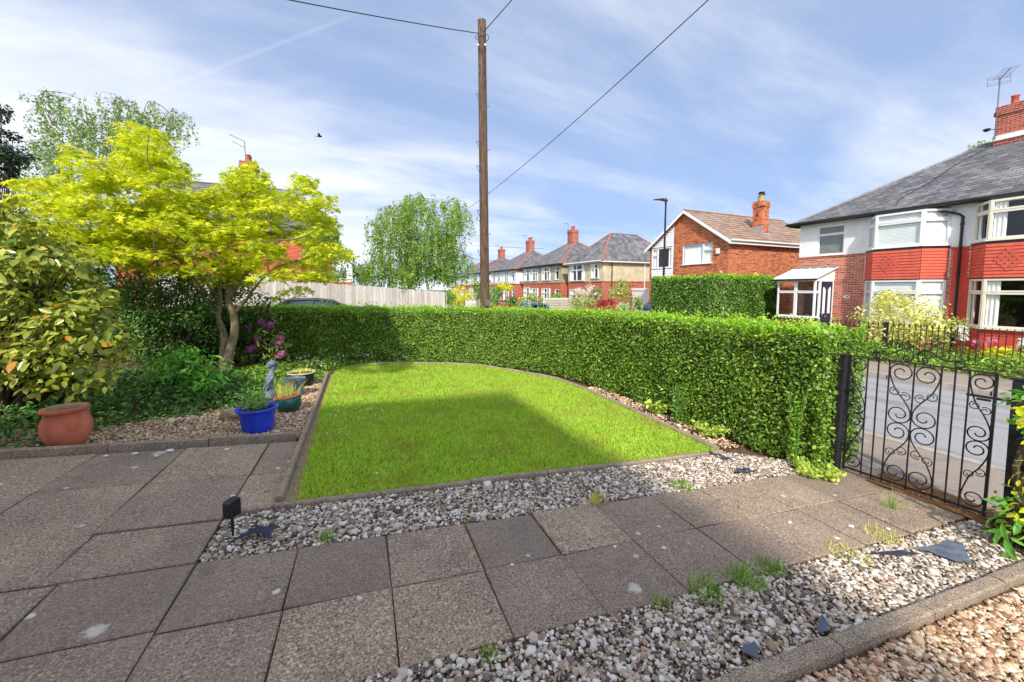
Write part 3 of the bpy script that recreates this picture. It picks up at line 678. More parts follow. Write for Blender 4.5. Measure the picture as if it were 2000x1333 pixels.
px_shrub('evergreen_shrub', 'dark evergreen shrub mass behind the maple trunk', 'shrub', [(20,450),(110,440),(190,470),(330,500),(430,540),(500,545),(500,640),(430,690),(300,720),(230,700),(120,620),(40,560)], 9.4, .3, (330,735,9.4), M['yew'], 19000, .075, T_DIA, .4, 160)
px_shrub('dark_conifer', 'dark conifer at the far left edge above the yellow maple', 'tree', [(-60,190),(10,205),(28,250),(45,330),(60,420),(60,520),(-60,540)], 9.6, .3, (-10,720,9.8), M['conifer'], 7000, .07, T_DIA, .4, 60, -.5)
px_shrub('cotoneaster_shrub', 'fine leaved green shrub filling the gap below the maple branches', 'shrub', [(230,560),(330,545),(420,580),(425,680),(340,700),(250,700)], 8.6, .3, (330,740,8.8), M['yew'], 8000, .055, T_DIA, .4, 60)
px_shrub('leafy_shrub', 'fresh green leafy shrub beside the variegated shrub', 'shrub', [(285,715),(320,690),(370,688),(415,705),(432,740),(410,775),(350,785),(290,775)], 6.5, .12, (350,815,6.5), M['hydrangea'], 1700, .105, T_LONG, .35, 30)
rh = px_shrub('rhododendron', 'rhododendron with purple flower heads in front of the hedge', 'shrub', [(480,640),(510,600),(540,630),(560,690),(550,715),(490,715),(470,690)], 9.3, .12, (515,718,9.3), M['rhodo'], 900, .13, T_LONG, .3, 22)
for (x, y) in [(487,638),(509,628),(528,634),(503,663),(547,660),(543,672),(486,683),(494,681),(551,690),(545,694)]:
    c = at(x, y, 8.85+.1*random.random()); p, nn = ball(34, c, (.085,.085,.07), .6); foliage('flower_head', p, nn, .05, M['purple'] if x < 542 else M['pinkfl'], rh, T_STAR, .4, off=rh.location)
lv = px_shrub('laurel_sprig', 'thin leafy laurel shoot rising at the left end of the hedge', 'plant', [(515,590),(535,575),(540,600),(520,620),(505,620)], 9.0, .05, (500,715,9.1), M['rhodo'], 70, .15, T_LONG, .1, 5)

# ------------------------------------------------------------------ birches
def birch(name, label, base_px, outline, depth, thick, mat, nbr, leaf, npl, hang, trunk_px, limbs=()):
    b = Vector(at(*base_px)); b.z = float(zg(b.x)); e = thing(name, label, 'tree', b); mb = MB(); tw_ = MB()
    tp = [Vector((0,0,-.1))]+[Vector(at(*q))-b for q in trunk_px]; c = curve(tp, 5); mb.tube(c, np.linspace(.15, .03, len(c)), 8); grow = [tuple(q) for q in c[4:]]
    for L in limbs:
        q0 = [Vector(at(*q))-b for q in L]; k = min(range(len(c)), key=lambda i: (c[i]-q0[0]).length); cc = curve([c[k]]+q0, 5); mb.tube(cc, np.linspace(.06, .018, len(cc)), 6); grow += [tuple(q) for q in cc[2:]]
    LP = []; tops = [Vector(at(x, y, depth+random.gauss(0, thick)))-b for (x, y) in sample_px(outline, nbr)]
    tops.sort(key=lambda w: min((w-q).length for q in c))
    for w in tops:
        gr = np.array(grow); k = np.argmin(((gr-np.array(w))**2).sum(1)); s = Vector(grow[k]); m = s.lerp(w,.5)+Vector((0,0,.10))
        br = curve([s, m, w], 4); tw_.tube(br, np.linspace(.014, .005, len(br)), 4); grow += [tuple(q) for q in br[2:]]
        for j in range(4):
            h = hang*random.uniform(.25, 1)**1.3; o = Vector((random.gauss(0,.22), random.gauss(0,.22), random.gauss(0,.1))); p0 = w+o; p1 = p0+Vector((random.gauss(0,.12), random.gauss(0,.12), -h))
            tw_.tube([w, p0.lerp(w,.3)+Vector((0,0,.02)), p0.lerp(p1,.5), p1], [.005,.004,.003,.002], 3)
            n = int(npl*(.5+h/hang)); t = rng.random(n)**.85; q = np.array(p0)[None]*(1-t[:,None])+np.array(p1)[None]*t[:,None]; LP.append(q+rng.normal(0, .05, q.shape))
    mb.build('trunk', M['birchbark'], e, smooth=True); tw_.build('twigs', M['twig'], e); LP = np.concatenate(LP); LP[:,2] = np.maximum(LP[:,2], .1)
    foliage('crown', LP, np.array([0,0,.4]), leaf, mat, e, T_DIA, .9, axis=np.array([0,0,-1.2]), aj=.7)
    return e
birch('weeping_birch', 'round weeping birch hanging over the grey board fence', (800,600,22.0), [(700,432),(722,428),(740,405),(765,398),(785,380),(822,378),(835,396),(868,383),(898,388),(905,405),(925,412),(930,425),(905,430),(890,450),(905,480),(922,505),(905,525),(850,525),(800,540),(745,540),(705,525),(728,470),(735,445)], 21.8, 1.25, M['birch'], 300, .092, 32, 1.5,
      [(800,560,22),(795,500,22),(780,440,21.9),(800,395,21.8)], [[(770,480,21.6),(765,420,21.4),(785,395,21.3)], [(815,470,21.5),(850,430,21.2),(895,405,21.0)], [(790,500,21.8),(740,460,21.6),(710,435,21.5)], [(810,450,22.2),(830,410,22.3)]])
birch('weeping_birch', 'short hanging branch of birch low beside the street corner', (838,600,21.2), [(740,520),(800,525),(870,520),(885,545),(800,545)], 21.0, .3, M['birch'], 26, .10, 18, .55, [(838,585,21.2),(835,560,21.2),(830,535,21.1)])
birch('tall_birch', 'tall loose grey green birch behind the maple', (200,640,17.0), [(40,215),(75,180),(130,175),(180,185),(235,178),(290,195),(335,215),(365,225),(345,260),(300,290),(330,330),(250,360),(160,350),(70,360),(40,300)], 16.8, 1.3, M['birch_grey'], 150, .085, 26, .95,
      [(200,500,17),(195,400,17),(180,300,16.9),(160,190,16.8)], [[(190,380,16.8),(260,290,16.6),(330,220,16.4)], [(190,330,16.9),(230,230,16.8)], [(185,350,17),(110,260,17),(75,190,17)]])
px_shrub('street_tree', 'small loose green tree between the maple and the brick house', 'tree', [(600,440),(640,425),(672,465),(690,520),(680,560),(600,560)], 19.0, .5, (640,600,19), M['birch'], 4200, .11, T_DIA, .4, 30)

# ------------------------------------------------------------------ ivy and low plants in the bed
def cover(name, label, poly, dens, leaf, mat, h, tpl=T_DIA, kind='stuff', spread=.5, hm=None):
    q = scatter(poly, dens); dist = np.full(len(q), 9.)
    for i in range(len(poly)):
        A, B = np.array(poly[i]), np.array(poly[(i+1)%len(poly)]); tt = np.clip(((q-A)@(B-A))/((B-A)@(B-A)), 0, 1); dist = np.minimum(dist, np.linalg.norm(q-A-tt[:,None]*(B-A), axis=1))
    w = h*np.clip(dist/.45, .12, 1)*rng.random(len(q))**.8*(.35+.65*(np.sin(q[:,0]*3.1+1)*np.sin(q[:,1]*2.3)*.5+.5))
    o = foliage(name, G(q[:,0], q[:,1], w), np.array([0,0,1.]), leaf, mat, None, tpl, spread); tag(o, label, None, None, kind); return o
cover('ivy_cover', 'ivy ground cover between the variegated shrub and the gravel bed', [(-4.9,5.4),(-3.25,5.42),(-2.95,6.2),(-2.2,6.55),(-1.55,7.0),(-1.4,8.2),(-2.2,9.6),(-5.0,9.5)], 1000, .055, M['ivy'], .26, T_OVAL)
cover('bed_weeds', 'mixed low leafy weeds round the pots at the back of the bed', [(-1.5,7.4),(-1.1,7.9),(-.85,8.9),(-.75,9.3),(-.3,10.4),(1.2,10.62),(1.2,10.85),(-2.5,11),(-2.6,8.4)], 800, .05, M['weedy'], .20, T_OVAL)
q = scatter([(-1.2,8.2),(-.75,9.1),(-.3,10.35),(1.1,10.62),(1.1,10.8),(-1.6,10.9)], 38)
tag(foliage('weed_flowers', G(q[:,0], q[:,1], .16+.1*rng.random(len(q))), np.array([0,-.3,1.]), .03, M['whitefl'], None, T_STAR, .4), 'tiny white flowers sprinkled over the weeds below the hedge', None, None, 'stuff')
# daisies in the lawn
q = np.concatenate([scatter([(-.5,5.6),(.2,5.6),(.3,6.4),(-.5,6.4)], 45), scatter([(-.5,4),(.4,4),(.4,7),(-.5,7)], 5)])
tag(foliage('daisies', G(q[:,0], q[:,1], .045), np.array([0,-.3,1.]), .022, M['whitefl'], None, T_STAR, .3), 'white daisies in the left of the lawn', None, None, 'stuff')
q = scatter(LAWN, 3)
tag(foliage('lawn_weeds', G(q[:,0], q[:,1], .028), np.array([0,0,1.]), .05, M['weedy'], None, T_OVAL, .35), 'broad leaved weeds dotted in the lawn', None, None, 'stuff')
# plant tufts by the path
def tuft(name, label, cat, u, v, n, L, rad, mat, lean=.5, wd=.005, w=0, group=None):
    b = gv(u, v, w); L = L*.75; e = thing(name, label, cat, b, 0, group)
    a = rng.random(n)*2*pi; r = rad*np.sqrt(rng.random(n)); p = np.stack([r*np.cos(a), r*np.sin(a), 0*r-.01], -1)
    blades(p, L, wd, lean, mat, 'blades', e); return e
for i, (u, v, n, L, r, lab) in enumerate([
    (1.98,3.06,90,.14,.05,'pale grass tuft at the path edge below the lawn'), (3.05,3.12,160,.08,.13,'flat green weed mat where the path meets the upper gravel'),
    (2.05,1.86,130,.13,.10,'bright green grass tuft nearest the camera along the lower gravel'), (2.42,1.86,170,.12,.13,'wide grass clump along the lower gravel edge'), (2.72,1.90,130,.09,.10,'low grass clump at the lower path edge before the lit slabs'),
    (3.5,1.84,130,.07,.14,'straw coloured weeds at the lit lower edge of the path'), (4.1,1.92,110,.09,.14,'sparse pale weeds on the sunlit slabs before the gate'), (4.82,2.2,24,.26,.03,'single long bladed grass at the foot of the gate'),
    (1.7,1.86,40,.10,.05,'small leafy weed at the nearest gravel corner'), (.55,1.83,60,.06,.07,'tiny dark weed between slabs and the front gravel'), (-.30,3.10,50,.09,.05,'thin weed in the gravel strip beside the near slab')]):
    tuft('grass_tuft', lab, 'weed', u, v, n, L, r, M['blond'] if i in (0, 5, 6) else M['weedy'], .55, .006)
# weeds at hedge foot and gate side
def spray(name, label, cat, u, v, h, k, leaf, mat, rad, tpl=T_DIA):
    b = gv(u, v); e = thing(name, label, cat, b); mb = MB(); Q = []
    for i in range(k):
        a = random.random()*6.28; top = Vector((cos(a)*rad, sin(a)*rad, h*random.uniform(.65,1))); s = Vector((cos(a)*rad*.2, sin(a)*rad*.2, -.02)); m = s.lerp(top,.5)+Vector((0,0,.08*h))
        c = curve([s, m, top], 6); mb.tube(c, .004, 4)
        for q in c[2:]: Q += [tuple(q+Vector((random.gauss(0,.012), random.gauss(0,.012), random.gauss(0,.01)))) for _ in range(4)]
    mb.build('stems', M['weedy'], e); foliage('leaves', np.array(Q), np.array([0,0,.6]), leaf, mat, e, tpl, .7, axis=np.array([0,0,.5])); return e
spray('fleabane_weed', 'tall feathery weed growing against the hedge by the gate post', 'weed', 4.86, 3.2, .95, 5, .05, M['weedy'], .10, T_LONG)
spray('fleabane_weed', 'feathery grey green weed in front of the middle of the hedge', 'weed', 4.66, 4.9, .62, 5, .05, M['ivy'], .10, T_LONG)
spray('golden_weed', 'low yellow green plant at the foot of the hinge post', 'weed', 4.88, 2.93, .10, 16, .045, M['privet_pale'], .2, T_OVAL)
spray('yellow_sucker', 'yellow leaved suckers along the lawn kerb under the hedge', 'weed', 4.78, 5.5, .22, 11, .05, M['privet_pale'], .2, T_OVAL)
spray('yellow_sucker', 'yellow leaved suckers at the near foot of the hedge beside the gravel', 'weed', 4.76, 4.35, .16, 11, .05, M['privet_pale'], .2, T_OVAL)
px_shrub('golden_shrub', 'yellow green leafy shrub at the right edge beside the gate', 'shrub', [(2005,930),(2035,800),(2090,780),(2110,1040),(2040,1060),(2005,1010)], 3.1, .08, (2040,1075,3.1), M['chartreuse'], 700, .055, T_OVAL, .1, 20)
px_shrub('green_climber', 'green leafy shoots reaching over the right gate post', 'plant', [(1995,750),(2030,790),(2070,830),(2050,900),(2010,830)], 3.3, .06, (2060,1050,3.3), M['hydrangea'], 160, .06, T_OVAL, .05, 10)
px_shrub('strap_plant', 'strap leaved green plant at the foot of the right gate post', 'plant', [(1975,1000),(2010,990),(2050,1040),(2020,1070),(1980,1050)], 3.15, .05, (1985,1075,3.15), M['hydrangea'], 130, .12, T_LONG, .05, 8)
# ------------------------------------------------------------------ pots and ornaments
M['terra'] = plain('terracotta', lin(204,118,88), .85, .34, 4.5, .5, .2, bscale=70)
M['terra_in'] = plain('terracotta_inside', lin(176,150,118), .9, .25, 9, .3)
M['bluepot'] = plain('blue_glaze', lin(36,70,214), .28, .4, 4, .2, .5, bscale=60)
M['greenpot'] = plain('green_glaze', lin(34,84,78), .2, .2, 6, .1, .5)
M['greypot'] = plain('blue_grey_glaze', lin(96,116,132), .4, .45, 9, .2)
M['darkpot'] = plain('dark_glaze', lin(26,34,40), .3, .3, 6, .1)
M['creamrim'] = plain('cream_rim', lin(196,186,140), .6, .2, 12, .2)
M['compost'] = plain('compost', lin(66,52,40), .95, .4, 30, .8, .1)
M['lead'] = plain('grey_stone', lin(112,124,142), .7, .5, 11, .7, .3, bscale=60, bdist=.01)
M['rock'] = plain('rock', lin(168,152,124), .9, .35, 7, .8, .2, bdist=.02)
M['blackpl'] = plain('black_plastic', lin(34,36,40), .35, .2, 8, .1, .4)
M['sheet'] = plain('weed_membrane', lin(52,60,74), .55, .3, 14, .4, .3)
M['slateshard'] = plain('slate_shard', lin(96,104,116), .7, .25, 8, .3)
M['lens'] = plain('spot_lens', lin(150,158,166), .15, .1, 8, 0, .5)
def pot(name, label, uv, prof, mat, inner=None, soil_z=None, soil_r=None, tiltx=0, parts=()):
    b = gv(*uv, -.015); e = thing(name, label, 'pot', b); e.rotation_euler = (tiltx, 0, 0)
    MB().lathe(prof, 40).build('body', mat, e, smooth=True)
    if soil_z is not None: MB().lathe([(0, soil_z+.006), (soil_r*.5, soil_z+.012), (soil_r, soil_z)], 24).build('compost', M['compost'] if inner is None else inner, e, smooth=True)
    for nm, pr, mt in parts: MB().lathe(pr, 40).build(nm, mt, e, smooth=True)
    return e
tp_ = pot('terracotta_pot', 'large round terracotta pot, empty, on the corner of the bed', (-3.0, 5.56), [(.0,0),(.10,0),(.118,.008),(.165,.05),(.202,.105),(.217,.155),(.215,.20),(.198,.245),(.176,.272),(.180,.285),(.176,.296)], M['terra'], M['terra_in'], .16, .15,
    parts=[('rim', [(.175,.296),(.186,.30),(.203,.313),(.206,.328),(.198,.340),(.182,.342),(.182,.33)], M['terra']), ('inside', [(.184,.341),(.156,.337),(.148,.30),(.15,.23),(.14,.15)], M['terra_in'])])
tp_.scale = (.92, .92, 1.3)
bp = pot('blue_pot', 'bright cobalt blue glazed pot with a leafy plant', (-1.30, 5.80), [(0,0),(.165,0),(.172,.012),(.205,.24),(.21,.255)], M['bluepot'], None, .245, .19,
    parts=[('rim', [(.205,.25),(.222,.262),(.236,.278),(.238,.296),(.228,.304),(.20,.30),(.188,.285),(.186,.24)], M['bluepot'])])
p, nn = ball(420, (-.02,0,.36), (.17,.17,.12), .2); p[:,2] = np.maximum(p[:,2], .26); foliage('plant', p, nn+np.array([0,0,.4]), .045, M['weedy'], bp, T_LONG, .7, axis=np.array([0,0,.6]))
gp = pot('green_pot', 'squat dark green glazed pot with terracotta rim and straw grass', (-1.07, 6.62), [(0,0),(.10,0),(.115,.01),(.165,.07),(.182,.13),(.178,.19),(.160,.225)], M['greenpot'], None, .215, .15, tiltx=0, parts=[('rim', [(.160,.222),(.172,.228),(.176,.238),(.168,.246),(.152,.244),(.148,.21)], M['terra'])])
gp.rotation_euler = (0, radians(-5), 0)
nb = 150; a = rng.random(nb)*6.28; r = .13*np.sqrt(rng.random(nb)); blades(np.stack([r*np.cos(a), r*np.sin(a), 0*r+.21], -1), .24, .006, .55, M['blond'], 'straw_grass', gp)
pot('grey_pot', 'streaked blue grey glazed pot behind the green pot', (-1.12, 7.55), [(0,0),(.12,0),(.125,.02),(.115,.08),(.135,.2),(.17,.29),(.175,.30),(.166,.31),(.15,.30),(.145,.26)], M['greypot'], None, .27, .148)
dp = pot('dark_pot', 'dark pot with pale cream rim nearest the hedge', (-1.12, 8.35), [(0,0),(.17,0),(.18,.02),(.225,.2),(.23,.24)], M['darkpot'], None, .235, .2, parts=[('rim', [(.228,.235),(.245,.24),(.248,.262),(.235,.268),(.21,.262),(.205,.22)], M['creamrim'])])
p, nn = ball(200, (0,0,.29), (.18,.18,.05), .2); foliage('plant', p, nn+np.array([0,0,.6]), .03, M['blond'], dp, T_DIA, .6)

# stone figure: one skinned body on a base
fb = gv(-1.38, 6.95, -.01); fig = thing('garden_statue', 'weathered grey stone figure of a standing child behind the blue pot', 'statue', fb, radians(18))
sk = bpy.data.meshes.new('figure')
J = [((0,0,.30),.058),((0,0,.22),.072),((.005,0,.40),.062),((.02,0,.485),.05),((.035,0,.535),.03),((.055,0,.58),.062),((.07,0,.635),.055),
     ((-.005,.055,.13),.042),((.0,.05,.02),.03),((-.005,-.055,.13),.042),((.0,-.05,.02),.03),
     ((.03,.085,.45),.03),((.0,.12,.37),.026),((.075,.07,.40),.02),((.03,-.085,.45),.03),((-.045,-.11,.37),.026),((-.10,-.085,.29),.018),((.115,.0,.585),.022),((-.03,0,.62),.045)]
E_ = [(0,1),(0,2),(2,3),(3,4),(4,5),(5,6),(1,7),(7,8),(1,9),(9,10),(3,11),(11,12),(12,13),(3,14),(14,15),(15,16),(5,17),(6,18)]
sk.from_pydata([j[0] for j in J], E_, []); so = obj('figure', sk, fig); sk.materials.append(M['lead'])
mo = so.modifiers.new('skin', 'SKIN')
sl = sk.skin_vertices[0].data if len(sk.skin_vertices) else None
if sl is None:
    bm = bmesh.new(); bm.from_mesh(sk); bm.verts.layers.skin.verify(); bm.to_mesh(sk); bm.free(); sl = sk.skin_vertices[0].data
for i, (_, r) in enumerate(J): sl[i].radius = (r, r); sl[i].use_root = (i == 0)
ss = so.modifiers.new('sub', 'SUBSURF'); ss.levels = 2; ss.render_levels = 2
MB().lathe([(.0,0),(.12,0),(.125,.02),(.11,.045),(.08,.055),(0,.06)], 18).build('plinth', M['lead'], fig, smooth=True)
MB().lathe([(.035,.30),(.078,.22),(.098,.13),(.09,.11),(.05,.12)], 14, (0,0,0), .06).build('dress', M['lead'], fig, smooth=True)
MB().lathe([(.0,.70),(.04,.694),(.062,.67),(.07,.65),(.068,.635),(.04,.63)], 16, (.05,0,0)).build('hat', M['lead'], fig, smooth=True)

def rockmesh(name, label, b, r, mat, cat='rock', seed=1):
    bm = bmesh.new(); bmesh.ops.create_icosphere(bm, subdivisions=3, radius=1); R = np.random.default_rng(seed)
    ph = R.random(6)*6
    for v in bm.verts:
        n = 1+.16*sin(v.co.x*3+ph[0])*sin(v.co.y*2.5+ph[1])+.10*sin(v.co.z*5+v.co.x*4+ph[2])+.05*sin(v.co.y*9+ph[3]); v.co = Vector((v.co.x*r[0]*n, v.co.y*r[1]*n, v.co.z*r[2]*n))
    me = bpy.data.meshes.new(name); bm.to_mesh(me); bm.free(); me.materials.append(mat); me.polygons.foreach_set('use_smooth', np.ones(len(me.polygons), bool))
    o = obj(name, me); o.location = b; return tag(o, label, cat)
rockmesh('rock', 'pale rounded rock beside the blue pot', gv(-1.72, 6.35, .04), (.14,.10,.085), M['rock'], seed=4)

# spot light on a spike
sb = gv(-.93, 3.30, -.02); sp = thing('solar_spotlight', 'black solar spotlight on a spike at the gravel corner', 'spotlight', sb, radians(52)); sp.scale = (.8,.8,.85)
MB().lathe([(.0,-.05),(.006,0),(.012,.12),(.014,.20),(.016,.21)], 10).build('spike', M['blackpl'], sp, smooth=True)
m = MB(); pr = [(-.055,.215),(-.055,.335),(-.042,.352),(.05,.358),(.062,.345),(.062,.225),(.05,.205),(-.045,.205)]
m.prism([(x, -.042, z) for x, z in pr], (0, .084, 0)); m.build('housing', M['blackpl'], sp, bevel=.006)
m = MB(); m.tube([(.0,.042,.25),(.0,.052,.25)], .012, 10); m.tube([(0,-.052,.25),(0,-.042,.25)], .012, 10); m.build('hinge_knob', M['blackpl'], sp)
MB().prism([(.064,-.036,.222),(.064,.036,.222),(.064,.036,.345),(.064,-.036,.345)], (.006,0,0)).build('lens', M['lens'], sp, bevel=.003)

# scraps of membrane and slate lying on the gravel
def scrap(name, label, cat, u, v, pts, mat, crumple, lift=.02, seed=1, th=.004):
    R = random.Random(seed); b = gv(u, v, lift); bm = bmesh.new()
    f = bm.faces.new([bm.verts.new((x, y, 0)) for x, y in pts]); bmesh.ops.triangulate(bm, faces=[f]); bmesh.ops.subdivide_edges(bm, edges=bm.edges[:], cuts=4, use_grid_fill=True)
    p1, p2 = R.random()*6, R.random()*6
    for q in bm.verts: q.co.z = crumple*(sin(q.co.x*38+p1)*sin(q.co.y*46+p2)+.5*sin(q.co.x*85+q.co.y*60)) + crumple*.4*R.random() - .063*q.co.x
    me = bpy.data.meshes.new(name); bm.to_mesh(me); bm.free(); me.materials.append(mat); o = obj(name, me); o.location = b
    s = o.modifiers.new('thick', 'SOLIDIFY'); s.thickness = th
    return tag(o, label, cat)
scrap('membrane_scrap', 'crumpled dark grey weed membrane scrap beside the spotlight', 'scrap', -.80, 3.24, [(-.17,-.03),(-.06,.0),(-.02,.07),(.09,.09),(.17,.06),(.12,-.01),(.14,-.1),(.08,-.07),(.06,.0),(-.02,-.05),(-.07,-.02)], M['sheet'], .016, .035, 3)
scrap('membrane_scrap', 'thin black membrane strip at the lawn corner on the gravel', 'scrap', 4.12, 3.62, [(-.03,.14),(.02,.12),(.06,-.06),(.1,-.16),(.05,-.12),(.0,.0)], M['sheet'], .012, .03, 5)
scrap('membrane_scrap', 'black folded membrane flap in the gravel near the hedge end', 'scrap', 4.08, 3.20, [(-.14,.03),(-.04,.07),(.05,.0),(.15,-.05),(.06,-.05),(-.02,-.03)], M['sheet'], .018, .03, 6)
scrap('slate_shard', 'large pale blue grey slate flake lying on the gravel by the right edge', 'slate', 4.33, 1.62, [(-.2,.12),(-.02,.07),(.26,.06),(.3,-.0),(.1,-.09),(-.02,-.15),(-.1,-.08)], M['slateshard'], .008, .02, 8, .008)
scrap('slate_shard', 'small dark slate shard beside the kerb at the bottom', 'slate', 1.93, 1.42, [(-.07,.01),(-.02,.045),(.02,.03),(.06,.04),(.045,.0),(.0,-.02),(-.03,-.05)], M['slateshard'], .004, .015, 9, .008)
scrap('slate_shard', 'half buried slate shard in the middle of the lower gravel', 'slate', 2.5, 1.42, [(-.1,-.02),(.0,.02),(.1,.06),(.05,.0),(-.02,-.04)], M['slateshard'], .004, .015, 10, .008)
scrap('membrane_scrap', 'dark membrane edge showing beside the lit slabs', 'scrap', 3.9, 1.72, [(-.25,.09),(-.1,.07),(.1,.01),(.2,-.06),(.0,-.02),(-.15,.05)], M['sheet'], .006, .01, 12)
# stray stones on the slabs
M['whitestone'] = plain('white_pebble', lin(222,216,206), .8, .15, 20, .2)
for i, (u, v, r, lab) in enumerate([(-2.27,5.16,.022,'pebble on the slab below the terracotta pot'),(-1.98,5.17,.03,'largest flat white pebble along the bed edging'),(-1.75,5.14,.018,'small pebble in the middle of the row along the bed edging'),(-1.45,5.1,.022,'pebble on the slab in front of the blue pot'),(-2.5,5.15,.018,'leftmost pebble of the row below the terracotta pot'),
    (-2.05,5.05,.02,'pebble a little in front of the row along the bed edging'),(-.85,3.98,.018,'grey pebble on the narrow slab beside the lawn corner'),(-1.1,3.95,.015,'pebble in the joint above the spotlight'),(.92,2.45,.012,'tiny pebble in the middle path joint'),(1.75,2.43,.012,'tiny pebble in the joint near the lit slabs'),
    (3.3,2.62,.02,'white pebble on the first sunlit slab of the upper row'),(4.0,2.1,.02,'white pebble on the sunlit lower slab row'),(3.5,2.3,.016,'small dark edged pebble just below the sunlit joint'),(4.3,1.98,.018,'pebble beside the pale weeds near the gate'),(3.05,2.85,.016,'pebble on the sunlit slab beside the weed mat')]):
    rockmesh('pebble', lab, gv(u, v, r*.4), (r*1.25, r*.9, r*.55), M['rock'] if i % 4 == 2 else M['whitestone'], 'pebble', i)['group'] = 'pebbles strayed onto the slabs'

# ------------------------------------------------------------------ gate
M['iron'] = plain('black_iron', lin(34,33,36), .5, .3, 12, .3, .4)
M['postwood'] = plain('black_stained_post', lin(44,42,46), .75, .4, 10, .6, .25)
GS0, GS1, GX = 2.60, 1.50, 5.56                    # hinge side, latch side
gb = Vector((GX, GS0, float(zg(GX))+.03)); gate = thing('garden_gate', 'black wrought iron garden gate with scrollwork', 'gate', gb, -pi/2 + radians(2))
GWD, GH = 1.13, 1.38
# gate local frame: x from hinge to latch, z up
def gp3(x, z): return (x, 0, z)
bars = [0, .105, .178, .245, .42, .60, .70, .80, .99, 1.0]
bx_ = lambda k: k*GWD
m = MB(); m.bar(gp3(-.01, .03), gp3(GWD+.01, .03), .012, .022); m.build('bottom_rail', M['iron'], gate)
m = MB(); m.bar(gp3(-.01, GH), gp3(GWD+.01, GH), .03, .012); m.build('top_rail', M['iron'], gate)
def vbar(x, w, z1=GH): MB().bar(gp3(x, .0), gp3(x, z1), w, w, (1,0,0)).build('upright_bar', M['iron'], gate)
P0 = [0, .15, .235, .32, .5, .68, .765, .85, 1.0]
for i, k in enumerate(P0): vbar(k*GWD, .022 if i in (0, 8) else .012)
def spiral(cx, cz, r0, r1, a0, turns, n=26):
    f = lambda t: r0+(r1-r0)*(1-(1-t)**1.7)
    return [(cx+f(i/n)*cos(a0+2*pi*turns*i/n), cz+f(i/n)*sin(a0+2*pi*turns*i/n)) for i in range(n+1)]
def flip(pts, x0, x1, z0, z1, fx, fz): return [((x0+x1-x) if fx else x, (z0+z1-z) if fz else z) for x, z in pts]
def scroll_panel(x0, x1, fx):
    w = x1-x0; x0i, x1i = x0+.004, x1-.004; m = MB(); z0, z1 = .06, GH-.02; hh = (z1-z0)/2
    def half(fz):
        zt = z1; c = x0+w/2; R = w*.5-.006
        top = spiral(c, zt-R, R*.22, R, radians(18), 1.45)            # eye outwards
        ex = top[-1]
        big = spiral(c, zt-hh+R, R*.22, R, radians(198), 1.45)
        # S: top spiral, diagonal, lower spiral
        line = top + [(c-R*.86, zt-R-hh*.12), (c-R*.35, zt-hh*.46), (c+R*.25, zt-hh*.58), (c+R*.85, zt-hh+R+hh*.12)] + big[::-1]
        q = [Vector((x, 0, z)) for x, z in flip(line, x0, x1, z0, z1, fx, fz)]
        m.tube(curve(q, 2), .0065, 5)
        k = R*.56
        for sgn, (ox, oz) in ((1, (-.42, .03)), (-1, (.40, -.05))):
            sp_ = spiral(c+ox*R*1.05, zt-hh*(.50-oz*.8), k*.25, k*.85, radians(200 if sgn > 0 else 20), 1.3*(-1 if sgn > 0 else 1))
            q = [Vector((x, 0, z)) for x, z in flip(sp_, x0, x1, z0, z1, fx, fz)]; m.tube(q, .0045, 5)
    half(False); half(True)
    return m.build('scroll_panel', M['iron'], gate, smooth=True)
for i, fx in ((0, False), (3, False), (4, True), (7, False)): scroll_panel(P0[i]*GWD, P0[i+1]*GWD, fx)
def crest(fx):
    c = .5*GWD; m = MB()
    pts = [(.235*GWD-.02, GH+.03)]
    sp1 = spiral(.235*GWD-.02, GH+.045, .012, .038, radians(180), -1.2)
    arc = sp1 + [(.30*GWD, GH+.06), (.36*GWD, GH+.105), (.42*GWD, GH+.155), (.455*GWD, GH+.15), (.485*GWD, GH+.10), (.482*GWD, GH+.055)] + spiral(.44*GWD, GH+.05, .042, .012, radians(-10), -1.35)
    if fx: arc = [(2*c-x, z) for x, z in arc]
    m.tube([Vector((x, 0, z)) for x, z in arc], .008, 5); return m.build('crest_scroll', M['iron'], gate, smooth=True)
crest(False); crest(True)
m = MB(); m.bar(gp3(.84*GWD, GH*.83), gp3(GWD+.10, GH*.83), .02, .022); m.bar(gp3(.9*GWD, GH*.81), gp3(.98*GWD, GH*.81), .02, .02); m.build('latch_bar', M['iron'], gate)
def post(name, label, x, y, w, h, lean):
    e = thing(name, label, 'post', (x, y, float(zg(x))-.02)); e.rotation_euler = lean
    m = MB(); m.box(-w/2, -w/2, -.2, w/2, w/2, h-.01); m.build('shaft', M['postwood'], e, bevel=.008)
    m = MB(); m.box(-w/2-.006, -w/2-.006, h-.009, w/2+.006, w/2+.006, h+.012); m.build('cap', M['postwood'], e, bevel=.004)
    return e
hpst = post('gate_post', 'weathered black timber post hinging the gate beside the hedge', 5.55, 2.69, .095, 1.43, (radians(1.2), radians(-.8), 0))
m = MB()
for z in (.35, 1.02): m.bar((-.0,-.06,z), (0,-.14,z+.01), .02, .03); m.tube([(0,-.13,z-.03),(0,-.13,z+.04)], .012, 8)
m.build('hinge', M['iron'], hpst)
post('gate_post', 'black timber latch post at the right edge of the photo', 5.66, 1.31, .11, 1.40, (radians(-1), radians(1.5), 0))
gpoly('gateway_litter', [(5.36,1.2),(5.9,1.1),(5.9,2.8),(5.36,2.7)], .007, M['litter'])
q = scatter([(5.4,1.1),(5.8,1.1),(5.8,2.5),(5.4,2.6)], 420)
